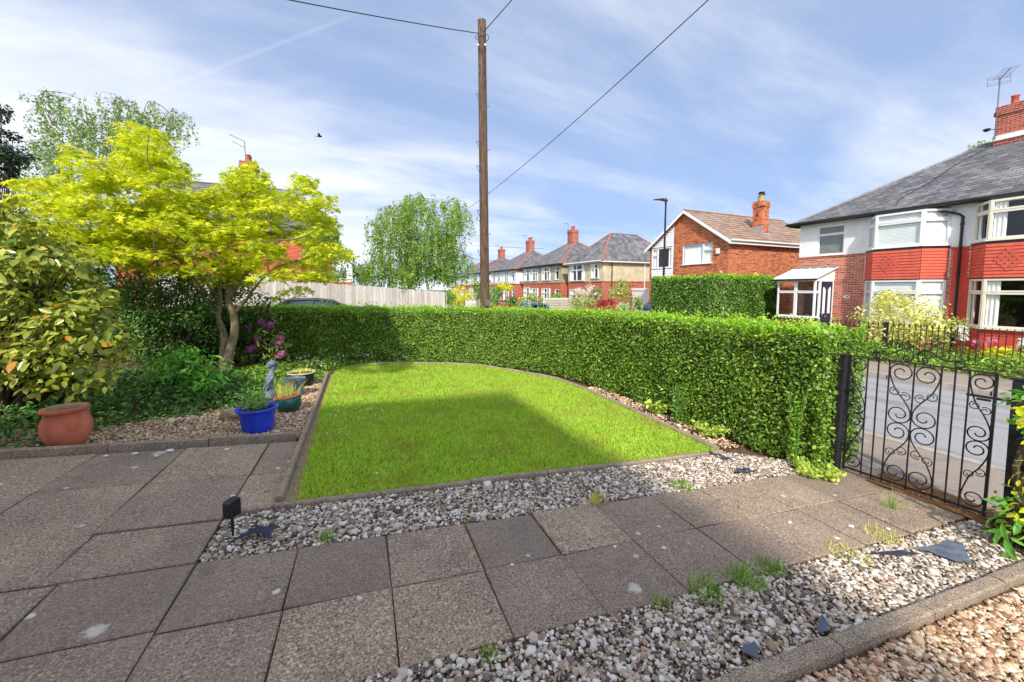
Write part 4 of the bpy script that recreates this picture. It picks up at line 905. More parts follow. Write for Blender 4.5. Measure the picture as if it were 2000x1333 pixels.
tag(foliage('fallen_leaves', G(q[:,0], q[:,1], .035), np.array([0,0,1.]), .03, leafmat('dead_leaf', [(0, lin(96,62,40)), (1, lin(168,126,84))], .8, .1), None, T_DIA, .35), 'brown fallen leaves behind the gate', None, None, 'stuff')
# ------------------------------------------------------------------ houses
M['brick_red'] = brickmat('red_brick', [lin(168,82,60), lin(188,97,70), lin(200,110,82), lin(208,120,92)], lin(206,190,176))
M['brick_orange'] = brickmat('orange_brick', [lin(128,62,46), lin(178,88,52), lin(204,108,60), lin(214,122,72), lin(196,98,56)], lin(186,150,122), blotch=.25)
M['brick_far'] = brickmat('far_brick', [lin(160,72,52), lin(184,88,62), lin(196,100,72)], lin(196,150,128))
M['brick_chim'] = brickmat('chimney_brick', [lin(140,58,46), lin(168,74,56), lin(180,88,66)], lin(190,160,146))
M['redpaint'] = plain('red_masonry_paint', lin(214,80,64), .7, .12, 3, .3, .3, bscale=40)
M['redtile'] = plain('red_painted_tile', lin(208,96,76), .75, .14, 5, .2, .3)
M['whitepaint'] = plain('white_render', lin(232,231,228), .75, .06, 3, .25, .3, bscale=30, bdist=.01)
M['cream'] = plain('cream_render', lin(206,190,156), .85, .22, 2.2, .3)
M['greyrender'] = plain('grey_render', lin(176,164,140), .85, .18, 2.2, .3)
M['upvc'] = plain('white_window_frame', lin(238,238,236), .35, .03, 4, 0, .5)
M['creamframe'] = plain('cream_window_frame', lin(232,224,204), .45, .04, 4, 0, .4)
M['blackpipe'] = plain('black_gutter', lin(26,26,28), .35, .2, 5, 0, .5)
M['whitepipe'] = plain('white_gutter', lin(226,226,222), .4, .08, 5, 0, .4)
M['darkroom'] = plain('dim_interior', lin(92,86,80), .9, .2, 1, 0, .1)
M['blind'] = plain('pale_blind', lin(246,246,240), .7, .05, 4, 0, .2)
M['greyblind'] = plain('grey_blind', lin(150,150,144), .7, .08, 4, 0, .2)
M['curtain'] = plain('white_curtain', lin(248,246,242), .85, .05, 4, .1, .1)
M['navy'] = plain('navy_door', lin(34,42,66), .35, .08, 4, 0, .5)
M['leadflash'] = plain('lead_flashing', lin(150,152,156), .55, .2, 8, .2)
M['poly'] = plain('polycarbonate_roof', lin(222,222,214), .3, .05, 3, 0, .5)
M['wood'] = plain('pale_wood', lin(190,150,104), .7, .15, 8, .1)
M['claypot'] = plain('chimney_clay', lin(186,96,70), .8, .2, 9, .2)
M['buffpot'] = plain('buff_chimney_clay', lin(206,170,112), .8, .15, 9, .2)
M['aerial'] = plain('aerial_metal', lin(96,100,108), .4, .1, 9, 0, .5, .6)
def slatemat(name, stops):
    t = NT(name); c = t.ramp(t.island(), stops); c = t.mix(t.math('MULTIPLY', t.rng(t.noise(.7, 4), .45, .7), .4), c, lin(168,166,160)); c = t.mix(t.math('MULTIPLY', t.noise(14, 4), .35), c, lin(78,76,78))
    return t.fin(c, .6, .3)
M['slate'] = slatemat('slate_roof', [(0, lin(92,92,96)), (.5, lin(114,113,116)), (1, lin(140,138,138))])
M['rooftile'] = slatemat('brown_roof_tile', [(0, lin(150,118,98)), (.5, lin(172,140,116)), (1, lin(190,160,134))])
M['ridge_grey'] = plain('grey_ridge_tile', lin(140,138,136), .75, .2, 6, .2)
M['ridge_red'] = plain('red_ridge_tile', lin(162,104,88), .8, .2, 6, .2)
def glassmat():
    t = NT('window_glass'); t.n.remove(t.b); g = t.node('ShaderNodeBsdfGlossy'); g.inputs['Roughness'].default_value = .02; g.inputs[0].default_value = (.9,.95,1,1)
    tr = t.node('ShaderNodeBsdfTransparent'); tr.inputs[0].default_value = (.95,.97,.97,1); lw = t.node('ShaderNodeLayerWeight'); lw.inputs[0].default_value = .5; pw_ = t.math('POWER', lw.outputs['Facing'], 4.0); fr_ = t.math('ADD', t.math('MULTIPLY', pw_, .8), .05)
    mx = t.node('ShaderNodeMixShader'); t.l.new(fr_, mx.inputs[0]); t.l.new(tr.outputs[0], mx.inputs[1]); t.l.new(g.outputs[0], mx.inputs[2]); t.l.new(mx.outputs[0], t.out.inputs[0]); return t.m
M['glass'] = glassmat()

class Plane:
    """a vertical wall plane in a house's local frame: a runs along the wall, z up, n points outwards"""
    def __init__(s, p, q, flip=False):
        s.p = Vector((p[0], p[1], 0)); d = Vector((q[0]-p[0], q[1]-p[1], 0)); s.L = d.length; s.d = d/s.L
        s.n = Vector((s.d.y, -s.d.x, 0)) * (-1 if flip else 1)
    def at(s, a, z, o=0): return s.p + s.d*a + s.n*o + Vector((0,0,z))
def wall(name, pl, z0, z1, holes, mat, parent, depth=.12, top=None, a0=0, a1=None, out=0):
    """wall sheet with real openings and reveals; top = optional list of (a, z) above z1 for a gable"""
    a1 = pl.L if a1 is None else a1
    A = sorted({a0, a1, *[h[0] for h in holes], *[h[1] for h in holes]}); Z = sorted({z0, z1, *[h[2] for h in holes], *[h[3] for h in holes]}); m = MB()
    for i in range(len(A)-1):
        for j in range(len(Z)-1):
            ca, cz = (A[i]+A[i+1])/2, (Z[j]+Z[j+1])/2
            if any(h[0] < ca < h[1] and h[2] < cz < h[3] for h in holes): continue
            m.poly([pl.at(A[i],Z[j],out), pl.at(A[i+1],Z[j],out), pl.at(A[i+1],Z[j+1],out), pl.at(A[i],Z[j+1],out)])
    for h in holes:
        c = [(h[0],h[2]),(h[1],h[2]),(h[1],h[3]),(h[0],h[3])]
        for k in range(4): m.poly([pl.at(*c[k],out), pl.at(*c[(k+1)%4],out), pl.at(*c[(k+1)%4],out-depth), pl.at(*c[k],out-depth)])
    if top: m.poly([pl.at(a0,z1,out)] + [pl.at(a1,z1,out)] + [pl.at(a,z,out) for a, z in top])
    return m.build(name, mat, parent)
def bars2(m, pl, a0, a1, z0, z1, w, o0, o1):
    """a rectangular frame on a wall plane"""
    for (x0, x1, y0, y1) in ((a0,a1,z0,z0+w), (a0,a1,z1-w,z1), (a0,a0+w,z0+w,z1-w), (a1-w,a1,z0+w,z1-w)): pbox(m, pl, x0, x1, y0, y1, o0, o1)
def pbox(m, pl, a0, a1, z0, z1, o0, o1):
    P = [pl.at(a, z, o) for o in (o0, o1) for (a, z) in ((a0,z0),(a1,z0),(a1,z1),(a0,z1))]
    m.add(P, [(0,1,2,3),(7,6,5,4),(0,4,5,1),(1,5,6,2),(2,6,7,3),(3,7,4,0)])
def window(pl, a0, a1, z0, z1, lights, parent, fm, behind=None, inset=.05, sill=True, fw=.055, slats=True):
    """lights: list of (fa0, fa1, fz0, fz1) as fractions of the opening, each a glazed light with its own sash"""
    m = MB(); o0, o1 = -inset-.05, -inset+.01; bars2(m, pl, a0, a1, z0, z1, fw, o0, o1); W_, H_ = a1-a0, z1-z0
    for k, (fa, fb, ga, gb_) in enumerate(lights):
        x0, x1, y0, y1 = a0+fa*W_, a0+fb*W_, z0+ga*H_, z0+gb_*H_
        bars2(m, pl, x0+.006, x1-.006, y0+.006, y1-.006, fw*.8, o0+.004, o1+.012)
    f = m.build('window', fm, parent)
    for k, (fa, fb, ga, gb_) in enumerate(lights):
        x0, x1, y0, y1 = a0+fa*W_, a0+fb*W_, z0+ga*H_, z0+gb_*H_; g = MB(); g.poly([pl.at(x0+.03,y0+.03,-inset-.02), pl.at(x1-.03,y0+.03,-inset-.02), pl.at(x1-.03,y1-.03,-inset-.02), pl.at(x0+.03,y1-.03,-inset-.02)]); g.build('pane', M['glass'], f)
    if sill: s = MB(); pbox(s, pl, a0-.05, a1+.05, z0-.05, z0-.002, -.06, .07); s.build('sill', fm, f)
    if behind:
        mt, kind = behind; b = MB()
        if kind == 'slats':
            n = int((z1-z0)/.055)
            for i in range(n): z = z0+.04+(z1-z0-.08)*i/n; b.poly([pl.at(a0+.03,z,-inset-.058), pl.at(a1-.03,z,-inset-.058), pl.at(a1-.03,z+.049,-inset-.075), pl.at(a0+.03,z+.049,-inset-.075)])
        elif kind == 'curtain':
            n = int((a1-a0)/.045)
            for i in range(n): x, y = a0+.05+(a1-a0-.1)*i/n, a0+.05+(a1-a0-.1)*(i+1)/n; o = .03*((i%2)*2-1); b.poly([pl.at(x,z0+.03,-inset-.09+o), pl.at(y,z0+.03,-inset-.09-o), pl.at(y,z1-.03,-inset-.09-o), pl.at(x,z1-.03,-inset-.09+o)])
        elif kind == 'sides':
            for (u0, u1) in ((a0+.04, a0+.04+.22*(a1-a0)), (a1-.04-.2*(a1-a0), a1-.04)):
                n = max(3, int((u1-u0)/.05))
                for i in range(n): x, y = u0+(u1-u0)*i/n, u0+(u1-u0)*(i+1)/n; o = .03*((i%2)*2-1); b.poly([pl.at(x,z0+.03,-inset-.09+o), pl.at(y,z0+.03,-inset-.09-o), pl.at(y,z1-.03,-inset-.09-o), pl.at(x,z1-.03,-inset-.09+o)])
        b.build('blind' if kind == 'slats' else 'curtain', mt, f)
    return f
def clip(poly, half):  # Sutherland-Hodgman, half = (nx, ny, c): keep nx*x+ny*y <= c
    nx, ny, c = half; out = []; n = len(poly)
    for i in range(n):
        p, q = poly[i], poly[(i+1)%n]; dp = nx*p[0]+ny*p[1]-c; dq = nx*q[0]+ny*q[1]-c
        if dp <= 0: out.append(p)
        if dp*dq < 0: t = dp/(dp-dq); out.append((p[0]+(q[0]-p[0])*t, p[1]+(q[1]-p[1])*t))
    return out
def slates(poly3, course, width, mat, parent, th=.014, name='slates', up=None):
    """lay single slates course by course over one convex roof plane (first two points are the eave)"""
    P = [Vector(p) for p in poly3]; o = P[0]; ex = (P[1]-P[0]).normalized(); n = None
    for q in P[2:]:
        n = ex.cross(q-o)
        if n.length > 1e-6: break
    n.normalize()
    if n.z < 0: n = -n
    ey = n.cross(ex)
    if ey.z < 0: ey = -ey
    Q = [((p-o).dot(ex), (p-o).dot(ey)) for p in P]; ar = sum(Q[i][0]*Q[(i+1)%len(Q)][1]-Q[(i+1)%len(Q)][0]*Q[i][1] for i in range(len(Q)))
    if ar < 0: Q = Q[::-1]
    H = []
    for i in range(len(Q)):
        (x0,y0),(x1,y1) = Q[i], Q[(i+1)%len(Q)]; a, b = (y1-y0), -(x1-x0); l = sqrt(a*a+b*b); H.append((a/l, b/l, (a*x0+b*y0)/l))
    xs_, ys_ = [q[0] for q in Q], [q[1] for q in Q]; m = MB()
    base = MB().poly([o+ex*x+ey*y-n*.03 for x, y in Q]); base.build('roof_plane', mat, parent)
    y = min(ys_); r = 0
    while y < max(ys_):
        x = min(xs_)-width*(.5*(r%2)+.3*0)
        while x < max(xs_):
            g = .004+.003*random.random(); pl = [(x+g, y), (x+width-g, y), (x+width-g, y+course+.02), (x+g, y+course+.02)]
            for h in H:
                pl = clip(pl, h)
                if len(pl) < 3: break
            if len(pl) >= 3:
                dz = random.uniform(-.002,.004); low = min(q[1] for q in pl)
                top = [o+ex*q[0]+ey*q[1]+n*(th*(1-(q[1]-y)/(course+.02))+.004+dz) for q in pl]; k = len(m.v)
                m.v += [tuple(t) for t in top]; m.f.append(tuple(range(k, k+len(top))))
                e = [i for i in range(len(pl)) if abs(pl[i][1]-y) < 1e-6]
                if len(e) == 2:
                    i, j = e; m.add([top[i], top[j], top[j]-n*th, top[i]-n*th], [(0,1,2,3)])
            x += width
        y += course; r += 1
    return tag(m.build(name, mat, parent), kind='stuff')
def ridge(a, b, mat, parent, L=.42, r=.11, name='ridge_tile'):
    a, b = Vector(a), Vector(b); n = max(1, round((b-a).length/L)); d = (b-a).normalized(); x = d.cross(Vector((0,0,1))).normalized(); y = x.cross(d)
    for i in range(n):
        p, q = a.lerp(b, (i+.01)/n), a.lerp(b, (i+.99)/n); m = MB(); V = []
        for c in (p, q):
            for k in range(5): t = pi*k/4; V.append(c+x*cos(t)*r+y*(sin(t)*r*.62-.03)+Vector((0,0,random.gauss(0,.003))))
        m.add(V, [(k, k+1, 6+k, 5+k) for k in range(4)]+[(0,1,2,3,4),(9,8,7,6,5)]); m.build(name, mat, parent)
def hip_roof(x0, x1, y0, y1, ze, zr, parent, mat, rmat, course, width, along='y', runx=None, sides='wsen', hiprun=None, ridge_mat=None):
    """hipped roof over a rectangle; ridge along x or y"""
    cx, cy = (x0+x1)/2, (y0+y1)/2
    if along == 'y':
        h = hiprun if hiprun is not None else min((x1-x0)/2, (y1-y0)/2-.15); R0, R1 = (cx, y0+h, zr), (cx, y1-h, zr)
        S = {'w': [(x0,y1,ze),(x0,y0,ze),R0,R1], 'e': [(x1,y0,ze),(x1,y1,ze),R1,R0], 's': [(x0,y0,ze),(x1,y0,ze),R0], 'n': [(x1,y1,ze),(x0,y1,ze),R1]}
        hips = [((x0,y0,ze),R0),((x1,y0,ze),R0),((x0,y1,ze),R1),((x1,y1,ze),R1)]
    else:
        h = hiprun if hiprun is not None else min((y1-y0)/2, (x1-x0)/2-.15); R0, R1 = (x0+h, cy, zr), (x1-h, cy, zr)
        S = {'s': [(x0,y0,ze),(x1,y0,ze),R1,R0], 'n': [(x1,y1,ze),(x0,y1,ze),R0,R1], 'w': [(x0,y1,ze),(x0,y0,ze),R0], 'e': [(x1,y0,ze),(x1,y1,ze),R1]}
        hips = [((x0,y0,ze),R0),((x0,y1,ze),R0),((x1,y0,ze),R1),((x1,y1,ze),R1)]
    for k in sides: slates(S[k], course, width, mat, parent)
    for k in 'wsen':
        if k not in sides: MB().poly(S[k]).build('roof_plane', mat, parent)
    for a, b in hips: ridge(a, b, rmat, parent, .45)
    if (Vector(R0)-Vector(R1)).length > .2: ridge(R0, R1, ridge_mat or rmat, parent, .45)
    return R0, R1
def chimney(x, y, z0, z1, wx, wy, parent, mat, npots, potmat, base=(0,0,0)):
    m = MB(); m.box(x-wx/2, y-wy/2, z0, x+wx/2, y+wy/2, z1-.34); m.box(x-wx/2-.05, y-wy/2-.05, z1-.339, x+wx/2+.05, y+wy/2+.05, z1-.20); m.box(x-wx/2-.02, y-wy/2-.02, z1-.199, x+wx/2+.02, y+wy/2+.02, z1); c = m.build('chimney', mat, parent)
    for i in range(npots):
        yy = y+(i-(npots-1)/2)*.34; MB().lathe([(.13,z1-.02),(.115,z1+.06),(.10,z1+.36),(.125,z1+.38),(.125,z1+.42),(.085,z1+.42),(.08,z1+.3)], 12, (x,yy,0)).build('chimney_pot', potmat, c, smooth=True)
    return c
def aerial(x, y, z, h, parent, ang=0, big=False):
    m = MB(); m.tube([(x,y,z),(x,y,z+h)], .018, 6); d = Vector((cos(ang), sin(ang), 0)); n = Vector((-d.y, d.x, 0)); c = Vector((x,y,z+h))
    L = 1.0 if big else .7
    m.tube([c-d*.1, c+d*L], .012, 5)
    for i in range(7): p = c+d*(L*i/6); m.tube([p-n*(.16 if not big else .22), p+n*(.16 if not big else .22)], .007, 4)
    if big:
        for zz in (-.16, .16): m.tube([c-d*.12+Vector((0,0,zz))-n*.3, c-d*.12+Vector((0,0,zz))+n*.3], .008, 4); m.tube([c-d*.12+Vector((0,0,zz*.5))-n*.3, c-d*.12+Vector((0,0,zz*.5))+n*.3], .006, 4)
        for q in (-.3, 0, .3): m.tube([c-d*.12+Vector((0,0,-.16))+n*q, c-d*.12+Vector((0,0,.16))+n*q], .006, 4)
    return m.build('aerial', M['aerial'], parent)
def gutter(a, b, mat, parent, r=.06): return MB().tube([a, b], r, 8).build('gutter', mat, parent)

# ---- white and red semi-detached pair across the street
GZ = .20
semi = thing('semi_detached_house', 'semi-detached pair, one half white over brick, the other painted red', 'house', (20.3, 11.8, 0))
O = Vector(semi.location)
def loc(x, y): return (x-20.3, y-11.8)
F_ = Plane(loc(20.3, 11.8), loc(20.3, 1.5))          # front wall, outwards is -x
if F_.n.x > 0: F_ = Plane(loc(20.3,11.8), loc(20.3,1.5), True)
fa = lambda s: 11.8-s
ZB, ZE = 3.80, 5.34
uw = (fa(11.05), fa(10.0), 3.86, 5.14)
bayL, bayR = (fa(9.15), fa(6.75)), (fa(6.15), fa(3.75))
dr = (fa(11.6), fa(10.7), GZ, 2.3)
wall('upper_wall', F_, ZB, ZE, [uw, (bayL[0]+.05, bayL[1]-.05, 3.95, 5.2), (bayR[0]+.05, bayR[1]-.05, 3.95, 5.2)], M['whitepaint'], semi, out=.02)
wall('brick_wall', F_, GZ-.3, ZB, [(bayL[0]+.05, bayL[1]-.05, 1.0, 2.7), (fa(11.5), fa(10.6), GZ, 2.3)], M['brick_red'], semi, a1=fa(6.62))
wall('red_painted_wall', F_, GZ-.3, ZB+.02, [(bayR[0]+.05, bayR[1]-.05, 1.0, 2.7)], M['redpaint'], semi, a0=fa(6.62), out=.012)
m = MB(); pbox(m, F_, 0, fa(9.2), ZB-.03, ZB+.015, 0, .04); pbox(m, F_, fa(6.7), fa(6.2), ZB-.03, ZB+.015, 0, .04); m.build('string_course', M['brick_red'], semi)
sideS = Plane(loc(28.9, 11.8), loc(20.3, 11.8), False); sideN = Plane(loc(20.3, 1.5), loc(28.9, 1.5)); back = Plane(loc(28.9, 1.5), loc(28.9, 11.8))
for nm, pl in (('end_wall', sideS), ('end_wall', sideN), ('rear_wall', back)): wall(nm, pl, GZ-.3, ZE, [], M['brick_red'], semi)
MB().poly([(.6,-.3,GZ+.02),(8,-.3,GZ+.02),(8,-10,GZ+.02),(.6,-10,GZ+.02)]).build('floor', M['darkroom'], semi)
m = MB(); m.poly([(2.6,-.2,GZ),(2.6,-10.2,GZ),(2.6,-10.2,ZE),(2.6,-.2,ZE)]); m.poly([(.2,-.2,3.3),(2.6,-.2,3.3),(2.6,-10.2,3.3),(.2,-10.2,3.3)]); m.build('inner_wall', M['darkroom'], semi)
R0, R1 = hip_roof(-.35, 8.95, -10.65, .35, ZE+.02, 8.25, semi, M['slate'], M['ridge_grey'], .21, .26, 'y', sides='wn', hiprun=4.75)
m = MB(); m.poly([(-.35,.35,ZE+.0),(.05,.35,ZE+.0),(.05,-10.65,ZE+.0),(-.35,-10.65,ZE+.0)]); m.poly([(-.35,.35,ZE+.0),(8.9,.35,ZE),(8.9,-.02,ZE),(-.35,-.02,ZE)]); m.build('soffit', M['blackpipe'], semi)
m = MB(); m.box(-.36,-10.65,ZE-.10,-.335,.36,ZE+.02); m.box(-.334,.335,ZE-.10,8.9,.36,ZE+.02); m.build('fascia', M['blackpipe'], semi)
gutter((-.42,.38,ZE+.0), (-.42,-10.6,ZE+.0), M['blackpipe'], semi, .07); gutter((-.42,.42,ZE), (8.8,.42,ZE), M['blackpipe'], semi, .06)
cz = 8.0; ch = chimney(4.3, fa(6.5)*-1, cz-.6, 9.45, 1.0, 1.0, semi, M['brick_chim'], 2, M['claypot']); MB().box(3.75,-fa(6.5)-.56,8.15,4.85,-fa(6.5)+.56,8.34).build('lead_flashing', M['whitepaint'], semi)
aerial(3.72, -fa(6.95), 8.2, 2.3, semi, radians(-150), True)
m = MB(); m.lathe([(.0,0),(.06,.01),(.10,.05),(.11,.10),(.09,.11)], 10, (3.6,-fa(7.15),8.55)); m.tube([(3.6,-fa(7.15),8.6),(3.8,-fa(6.98),8.62)], .015, 5); m.build('satellite_dish', M['blackpipe'], semi)
MB().tube([(4.0,-fa(6.9),8.16),(2.6,-fa(7.6),7.3),(1.4,-fa(7.9),6.55),(.4,-fa(8.4),5.9),(-.1,-fa(8.3),5.58)], .012, 4).build('roof_cable', M['blackpipe'], semi)
window(F_, *uw, [(.0,1,0,.70),(0,1,.70,1)], semi, M['upvc'], (M['greyblind'], 'slats'), .04)
def bay(y0, y1, fmat, split, hangmat, blind_lo, blind_hi, label=None):
    f0, f1, px_ = y0-.52, y1+.48, 19.62
    pls = [Plane(loc(20.3,y0), loc(px_,f0)), Plane(loc(px_,f0), loc(px_,f1)), Plane(loc(px_,f1), loc(20.3,y1))]
    pls = [p if p.n.x < 0.01 else Plane((p.p.x, p.p.y), (p.p.x+p.d.x*p.L, p.p.y+p.d.y*p.L), True) for p in pls]
    for zlo, zhi, bl in ((1.05, 2.66, blind_lo), (3.93, 5.20, blind_hi)):
        for i, p in enumerate(pls):
            L = [(.0,1,0,.72),(0,1,.72,1)]
            window(p, .0, p.L, zlo, zhi, L, semi, fmat, bl, .0, True, .075 if i == 1 else .07)
    for i, p in enumerate(pls): wall('bay_wall', p, GZ-.3, 1.0, [], M['brick_red'] if hangmat == M['redtile'] and split == 0 else M['redpaint'], semi, out=-.02)
    # hung tiles, course by course
    n = 10; z0, z1 = 2.70, 3.80
    for r in range(n):
        za, zb = z0+(z1-z0)*r/n, z0+(z1-z0)*(r+1)/n; m = MB()
        for p in pls: 
            m.add([p.at(-.018,za,.055),p.at(p.L+.018,za,.055),p.at(p.L+.012,zb+.015,.028),p.at(-.012,zb+.015,.028),p.at(-.018,za,.01),p.at(p.L+.018,za,.01)], [(0,1,2,3),(4,5,1,0)])
        m.build('tile_course', hangmat, semi)
    # fish-scale diamond
    p = pls[1]; ca, cz_ = p.L*.36, 3.27
    for r in range(-3, 4):
        k = 4-abs(r)
        for j in range(k):
            a = ca+(j-(k-1)/2)*.16; z = cz_+r*.105; q = [(a-.078, z+.05)]+[(a+.078*cos(t), z+.0+.055*sin(t)) for t in np.linspace(pi, 2*pi, 7)]+[(a+.078, z+.05)]
            MB().prism([p.at(x, y, .05) for x, y in q], p.n*(.010+.002*(r%2))).build('scalloped_tile', hangmat, semi)
    m = MB()
    for p in pls: pbox(m, p, -.02, p.L+.02, 3.802, 3.875, .0, .05)
    m.build('flashing', M['blackpipe'], semi)
    m = MB(); q = [p.at(0, 0) for p in pls]+[pls[2].at(pls[2].L, 0)]
    for z in (2.68, 5.22): m.poly([v+Vector((0,0,z)) for v in q])
    m.build('bay_soffit', M['upvc'], semi)
    for e in (pls[0].at(-.03,0,.03), pls[2].at(pls[2].L+.03,0,.03)):
        m = MB(); m.tube([(e.x+.008*sin(k*2.1), e.y+.012*sin(k*2.6), 2.72+k*.06) for k in range(19)], [.022+.012*(k%2) for k in range(19)], 6); m.build('verge_mortar', M['whitepaint'], semi)
bay(9.15, 6.75, M['upvc'], 0, M['redtile'], (M['blind'], 'slats'), (M['blind'], 'slats'))
bay(6.15, 3.75, M['creamframe'], 1, M['redtile'], (M['curtain'], 'sides'), (M['curtain'], 'sides'))
m = MB(); px_, py_ = loc(20.18, 6.42); m.tube([(-.40, -fa(7.25), ZE-.03), (-.30, -fa(7.2), ZE-.12), (px_, py_+.1, 4.95), (px_, py_, 4.85), (px_, py_, .0)], .045, 8)
for z in (1.2, 2.9, 4.6): m.tube([(px_, py_, z-.04), (px_, py_, z+.04)], .06, 8)
m.build('downpipe', M['blackpipe'], semi, smooth=False)
m = MB(); pbox(m, F_, fa(7.0), fa(6.62), 5.0, 5.14, .02, .03); m.build('air_brick', M['cream'], semi)
m = MB(); m.add([F_.at(fa(9.78)+.13*cos(t), 1.98+.07*sin(t), o) for o in (0, .015) for t in np.linspace(0, 2*pi, 16, endpoint=False)], [tuple(range(16,32))]+[(i,(i+1)%16,16+(i+1)%16,16+i) for i in range(16)]); m.build('house_plate', M['upvc'], semi)
m = MB(); pbox(m, F_, fa(9.80), fa(9.70), 1.96, 2.01, .016, .02); m.build('plate_mark', M['slateshard'], semi)
# interior piece in red half window
MB().box(.45, -fa(4.75)-.02, 1.1, .48, -fa(4.5), 1.45).build('picture_frame', M['wood'], semi)
# porch
pF = Plane(loc(18.9,11.85), loc(18.9,10.27)); pF = pF if pF.n.x < 0 else Plane(loc(18.9,11.85), loc(18.9,10.27), True)
pS = Plane(loc(18.9,10.27), loc(20.3,10.27)); pS = pS if pS.n.y < 0 else Plane(loc(18.9,10.27), loc(20.3,10.27), True)
pN = Plane(loc(20.3,11.85), loc(18.9,11.85)); pN = pN if pN.n.y > 0 else Plane(loc(20.3,11.85), loc(18.9,11.85), True)
porch = MB()
for p, a0, a1 in ((pF, 0, pF.L), (pS, 0, .36), (pN, 0, pN.L)): pbox(porch, p, a0, a1, GZ-.3, 1.02, -.1, 0)
porch = porch.build('porch', M['brick_orange'], semi)
m = MB(); pbox(m, pF, -.06, pF.L+.06, 1.021, 1.08, -.1, .07); pbox(m, pS, .0, .36, 1.021, 1.08, -.1, .06); m.build('porch_sill', M['upvc'], porch)
def lights(pl, a0, a1, z0, z1, L, parent): return window(pl, a0, a1, z0, z1, L, parent, M['upvc'], None, .0, False, .06)
lights(pF, 0, pF.L*.5, 1.081, 2.72, [(0,1,0,.68),(0,1,.68,1)], porch); lights(pF, pF.L*.5, pF.L, 1.081, 2.72, [(0,1,0,.68),(0,1,.68,1)], porch)
lights(pS, .0, .36, 1.081, 2.72, [(0,1,0,.68),(0,1,.68,1)], porch); lights(pN, 0, pN.L, 1.081, 2.72, [(0,1,0,.68),(0,1,.68,1)], porch)
m = MB(); bars2(m, pS, .36, 1.36, GZ, 2.72, .07, -.07, .0); m.build('door_frame', M['upvc'], porch)
m = MB(); pbox(m, pS, .44, 1.28, GZ+.04, 2.64, -.06, -.015); door = m.build('door', M['navy'], porch)
for a in (.60, .98): 
    m = MB(); q = [(a, 1.25), (a+.17, 1.25), (a+.17, 2.3), (a+.085+(.06 if a > .8 else -.06), 2.42), (a, 2.3)]; m.prism([pS.at(x, z, -.014) for x, z in q], pS.n*.012); m.build('door_light', M['blind'], door)
m = MB(); pbox(m, pS, .80, .93, 1.1, 1.15, -.014, .0); m.build('letter_plate', M['leadflash'], door)
m = MB(); A0, A1 = pF.at(-.12,2.78,.15), pF.at(pF.L+.12,2.78,.15); B0, B1 = Vector((-.02,A0.y,3.28)), Vector((-.02,A1.y,3.28)); m.prism([A0,A1,B1,B0], (0,0,-.03)); rf = m.build('porch_roof', M['poly'], porch)
for i in range(6): a = A0.lerp(A1, i/5); b = B0.lerp(B1, i/5); MB().bar(a+Vector((0,0,.012)), b+Vector((0,0,.012)), .035, .022).build('glazing_bar', M['upvc'], rf)
MB().bar(A0+Vector((-.02,0,-.05)), A1+Vector((-.02,0,-.05)), .07, .07).build('porch_gutter', M['blackpipe'], porch)
m = MB(); m.poly([pS.at(0,2.721,.0), pS.at(pS.L,2.721,.0), pS.at(pS.L,3.22,.0)]); m.build('cheek', M['upvc'], porch)
MB().bar(B0+Vector((.0,0,.03)), B1+Vector((.0,0,.03)), .10, .05).build('lead_flashing', M['leadflash'], porch)

# ---- orange brick house with the gable to the street
oh = thing('gable_house', 'orange brick house with brown tiled gable roof and white boarded bay', 'house', (20, 15.3, 0)); OX, OY = 20, 15.3
def lo(x, y): return (x-OX, y-OY)
gF = Plane(lo(20,21.3), lo(20,15.3)); gF = gF if gF.n.x < 0 else Plane(lo(20,21.3), lo(20,15.3), True)
gS = Plane(lo(20,15.3), lo(29.2,15.3)); gS = gS if gS.n.y < 0 else Plane(lo(20,15.3), lo(29.2,15.3), True)
gE, gR = 5.15, 7.10; mid = 3.0
wB = (21.3-18.5, 21.3-16.35, 3.84, 5.02); wW = (.28, 2.0, 3.72, 5.02)
wall('brick_wall', gF, -.2, gE, [wB, wW, (.3,2.0,.6,2.4), (3.1,4.8,.9,2.3)], M['brick_orange'], oh, top=[(mid+.001, gR)])
wall('side_wall', gS, -.2, gE, [], M['brick_orange'], oh)
wall('side_wall', Plane(lo(29.2,21.3), lo(20,21.3)), -.2, gE, [], M['brick_orange'], oh); wall('rear_wall', Plane(lo(29.2,15.3), lo(29.2,21.3)), -.2, gE, [], M['brick_orange'], oh, top=[(mid, gR)])
MB().poly([(1.6,.1,0),(1.6,5.9,0),(1.6,5.9,gE),(1.6,.1,gE)]).build('inner_wall', M['darkroom'], oh)
# white boarding, board by board, around the left window
z = 2.62; a_r = 2.12
while z < 6.35:
    z2 = z+.145; top_a = lambda zz: mid*(zz-gE)/(gR-gE) if zz > gE else 0
    lo_a = max(.22, top_a(z2)+.12)
    for (s0, s1) in ([(lo_a, a_r)] if not (z2 > wW[2]-.02 and z < wW[3]+.02) else [(lo_a, wW[0]-.0), (wW[1]+.0, a_r)]):
        if s1-s0 > .03: m = MB(); m.add([gF.at(s0,z,.05),gF.at(s1,z,.05),gF.at(s1,z2,.03),gF.at(s0,z2,.03),gF.at(s0,z,.0),gF.at(s1,z,.0)], [(0,1,2,3),(4,5,1,0)]); m.build('weatherboard', M['upvc'], oh)
    z = z2
window(gF, *wB, [(0,.7,0,1),(.7,1,.0,.66),(.7,1,.66,1)], oh, M['upvc'], (M['curtain'], 'curtain'), .05)
window(gF, *wW, [(0,.28,0,.66),(0,.28,.66,1),(.28,1,0,1)], oh, M['upvc'], (M['curtain'], 'sides'), -.03)
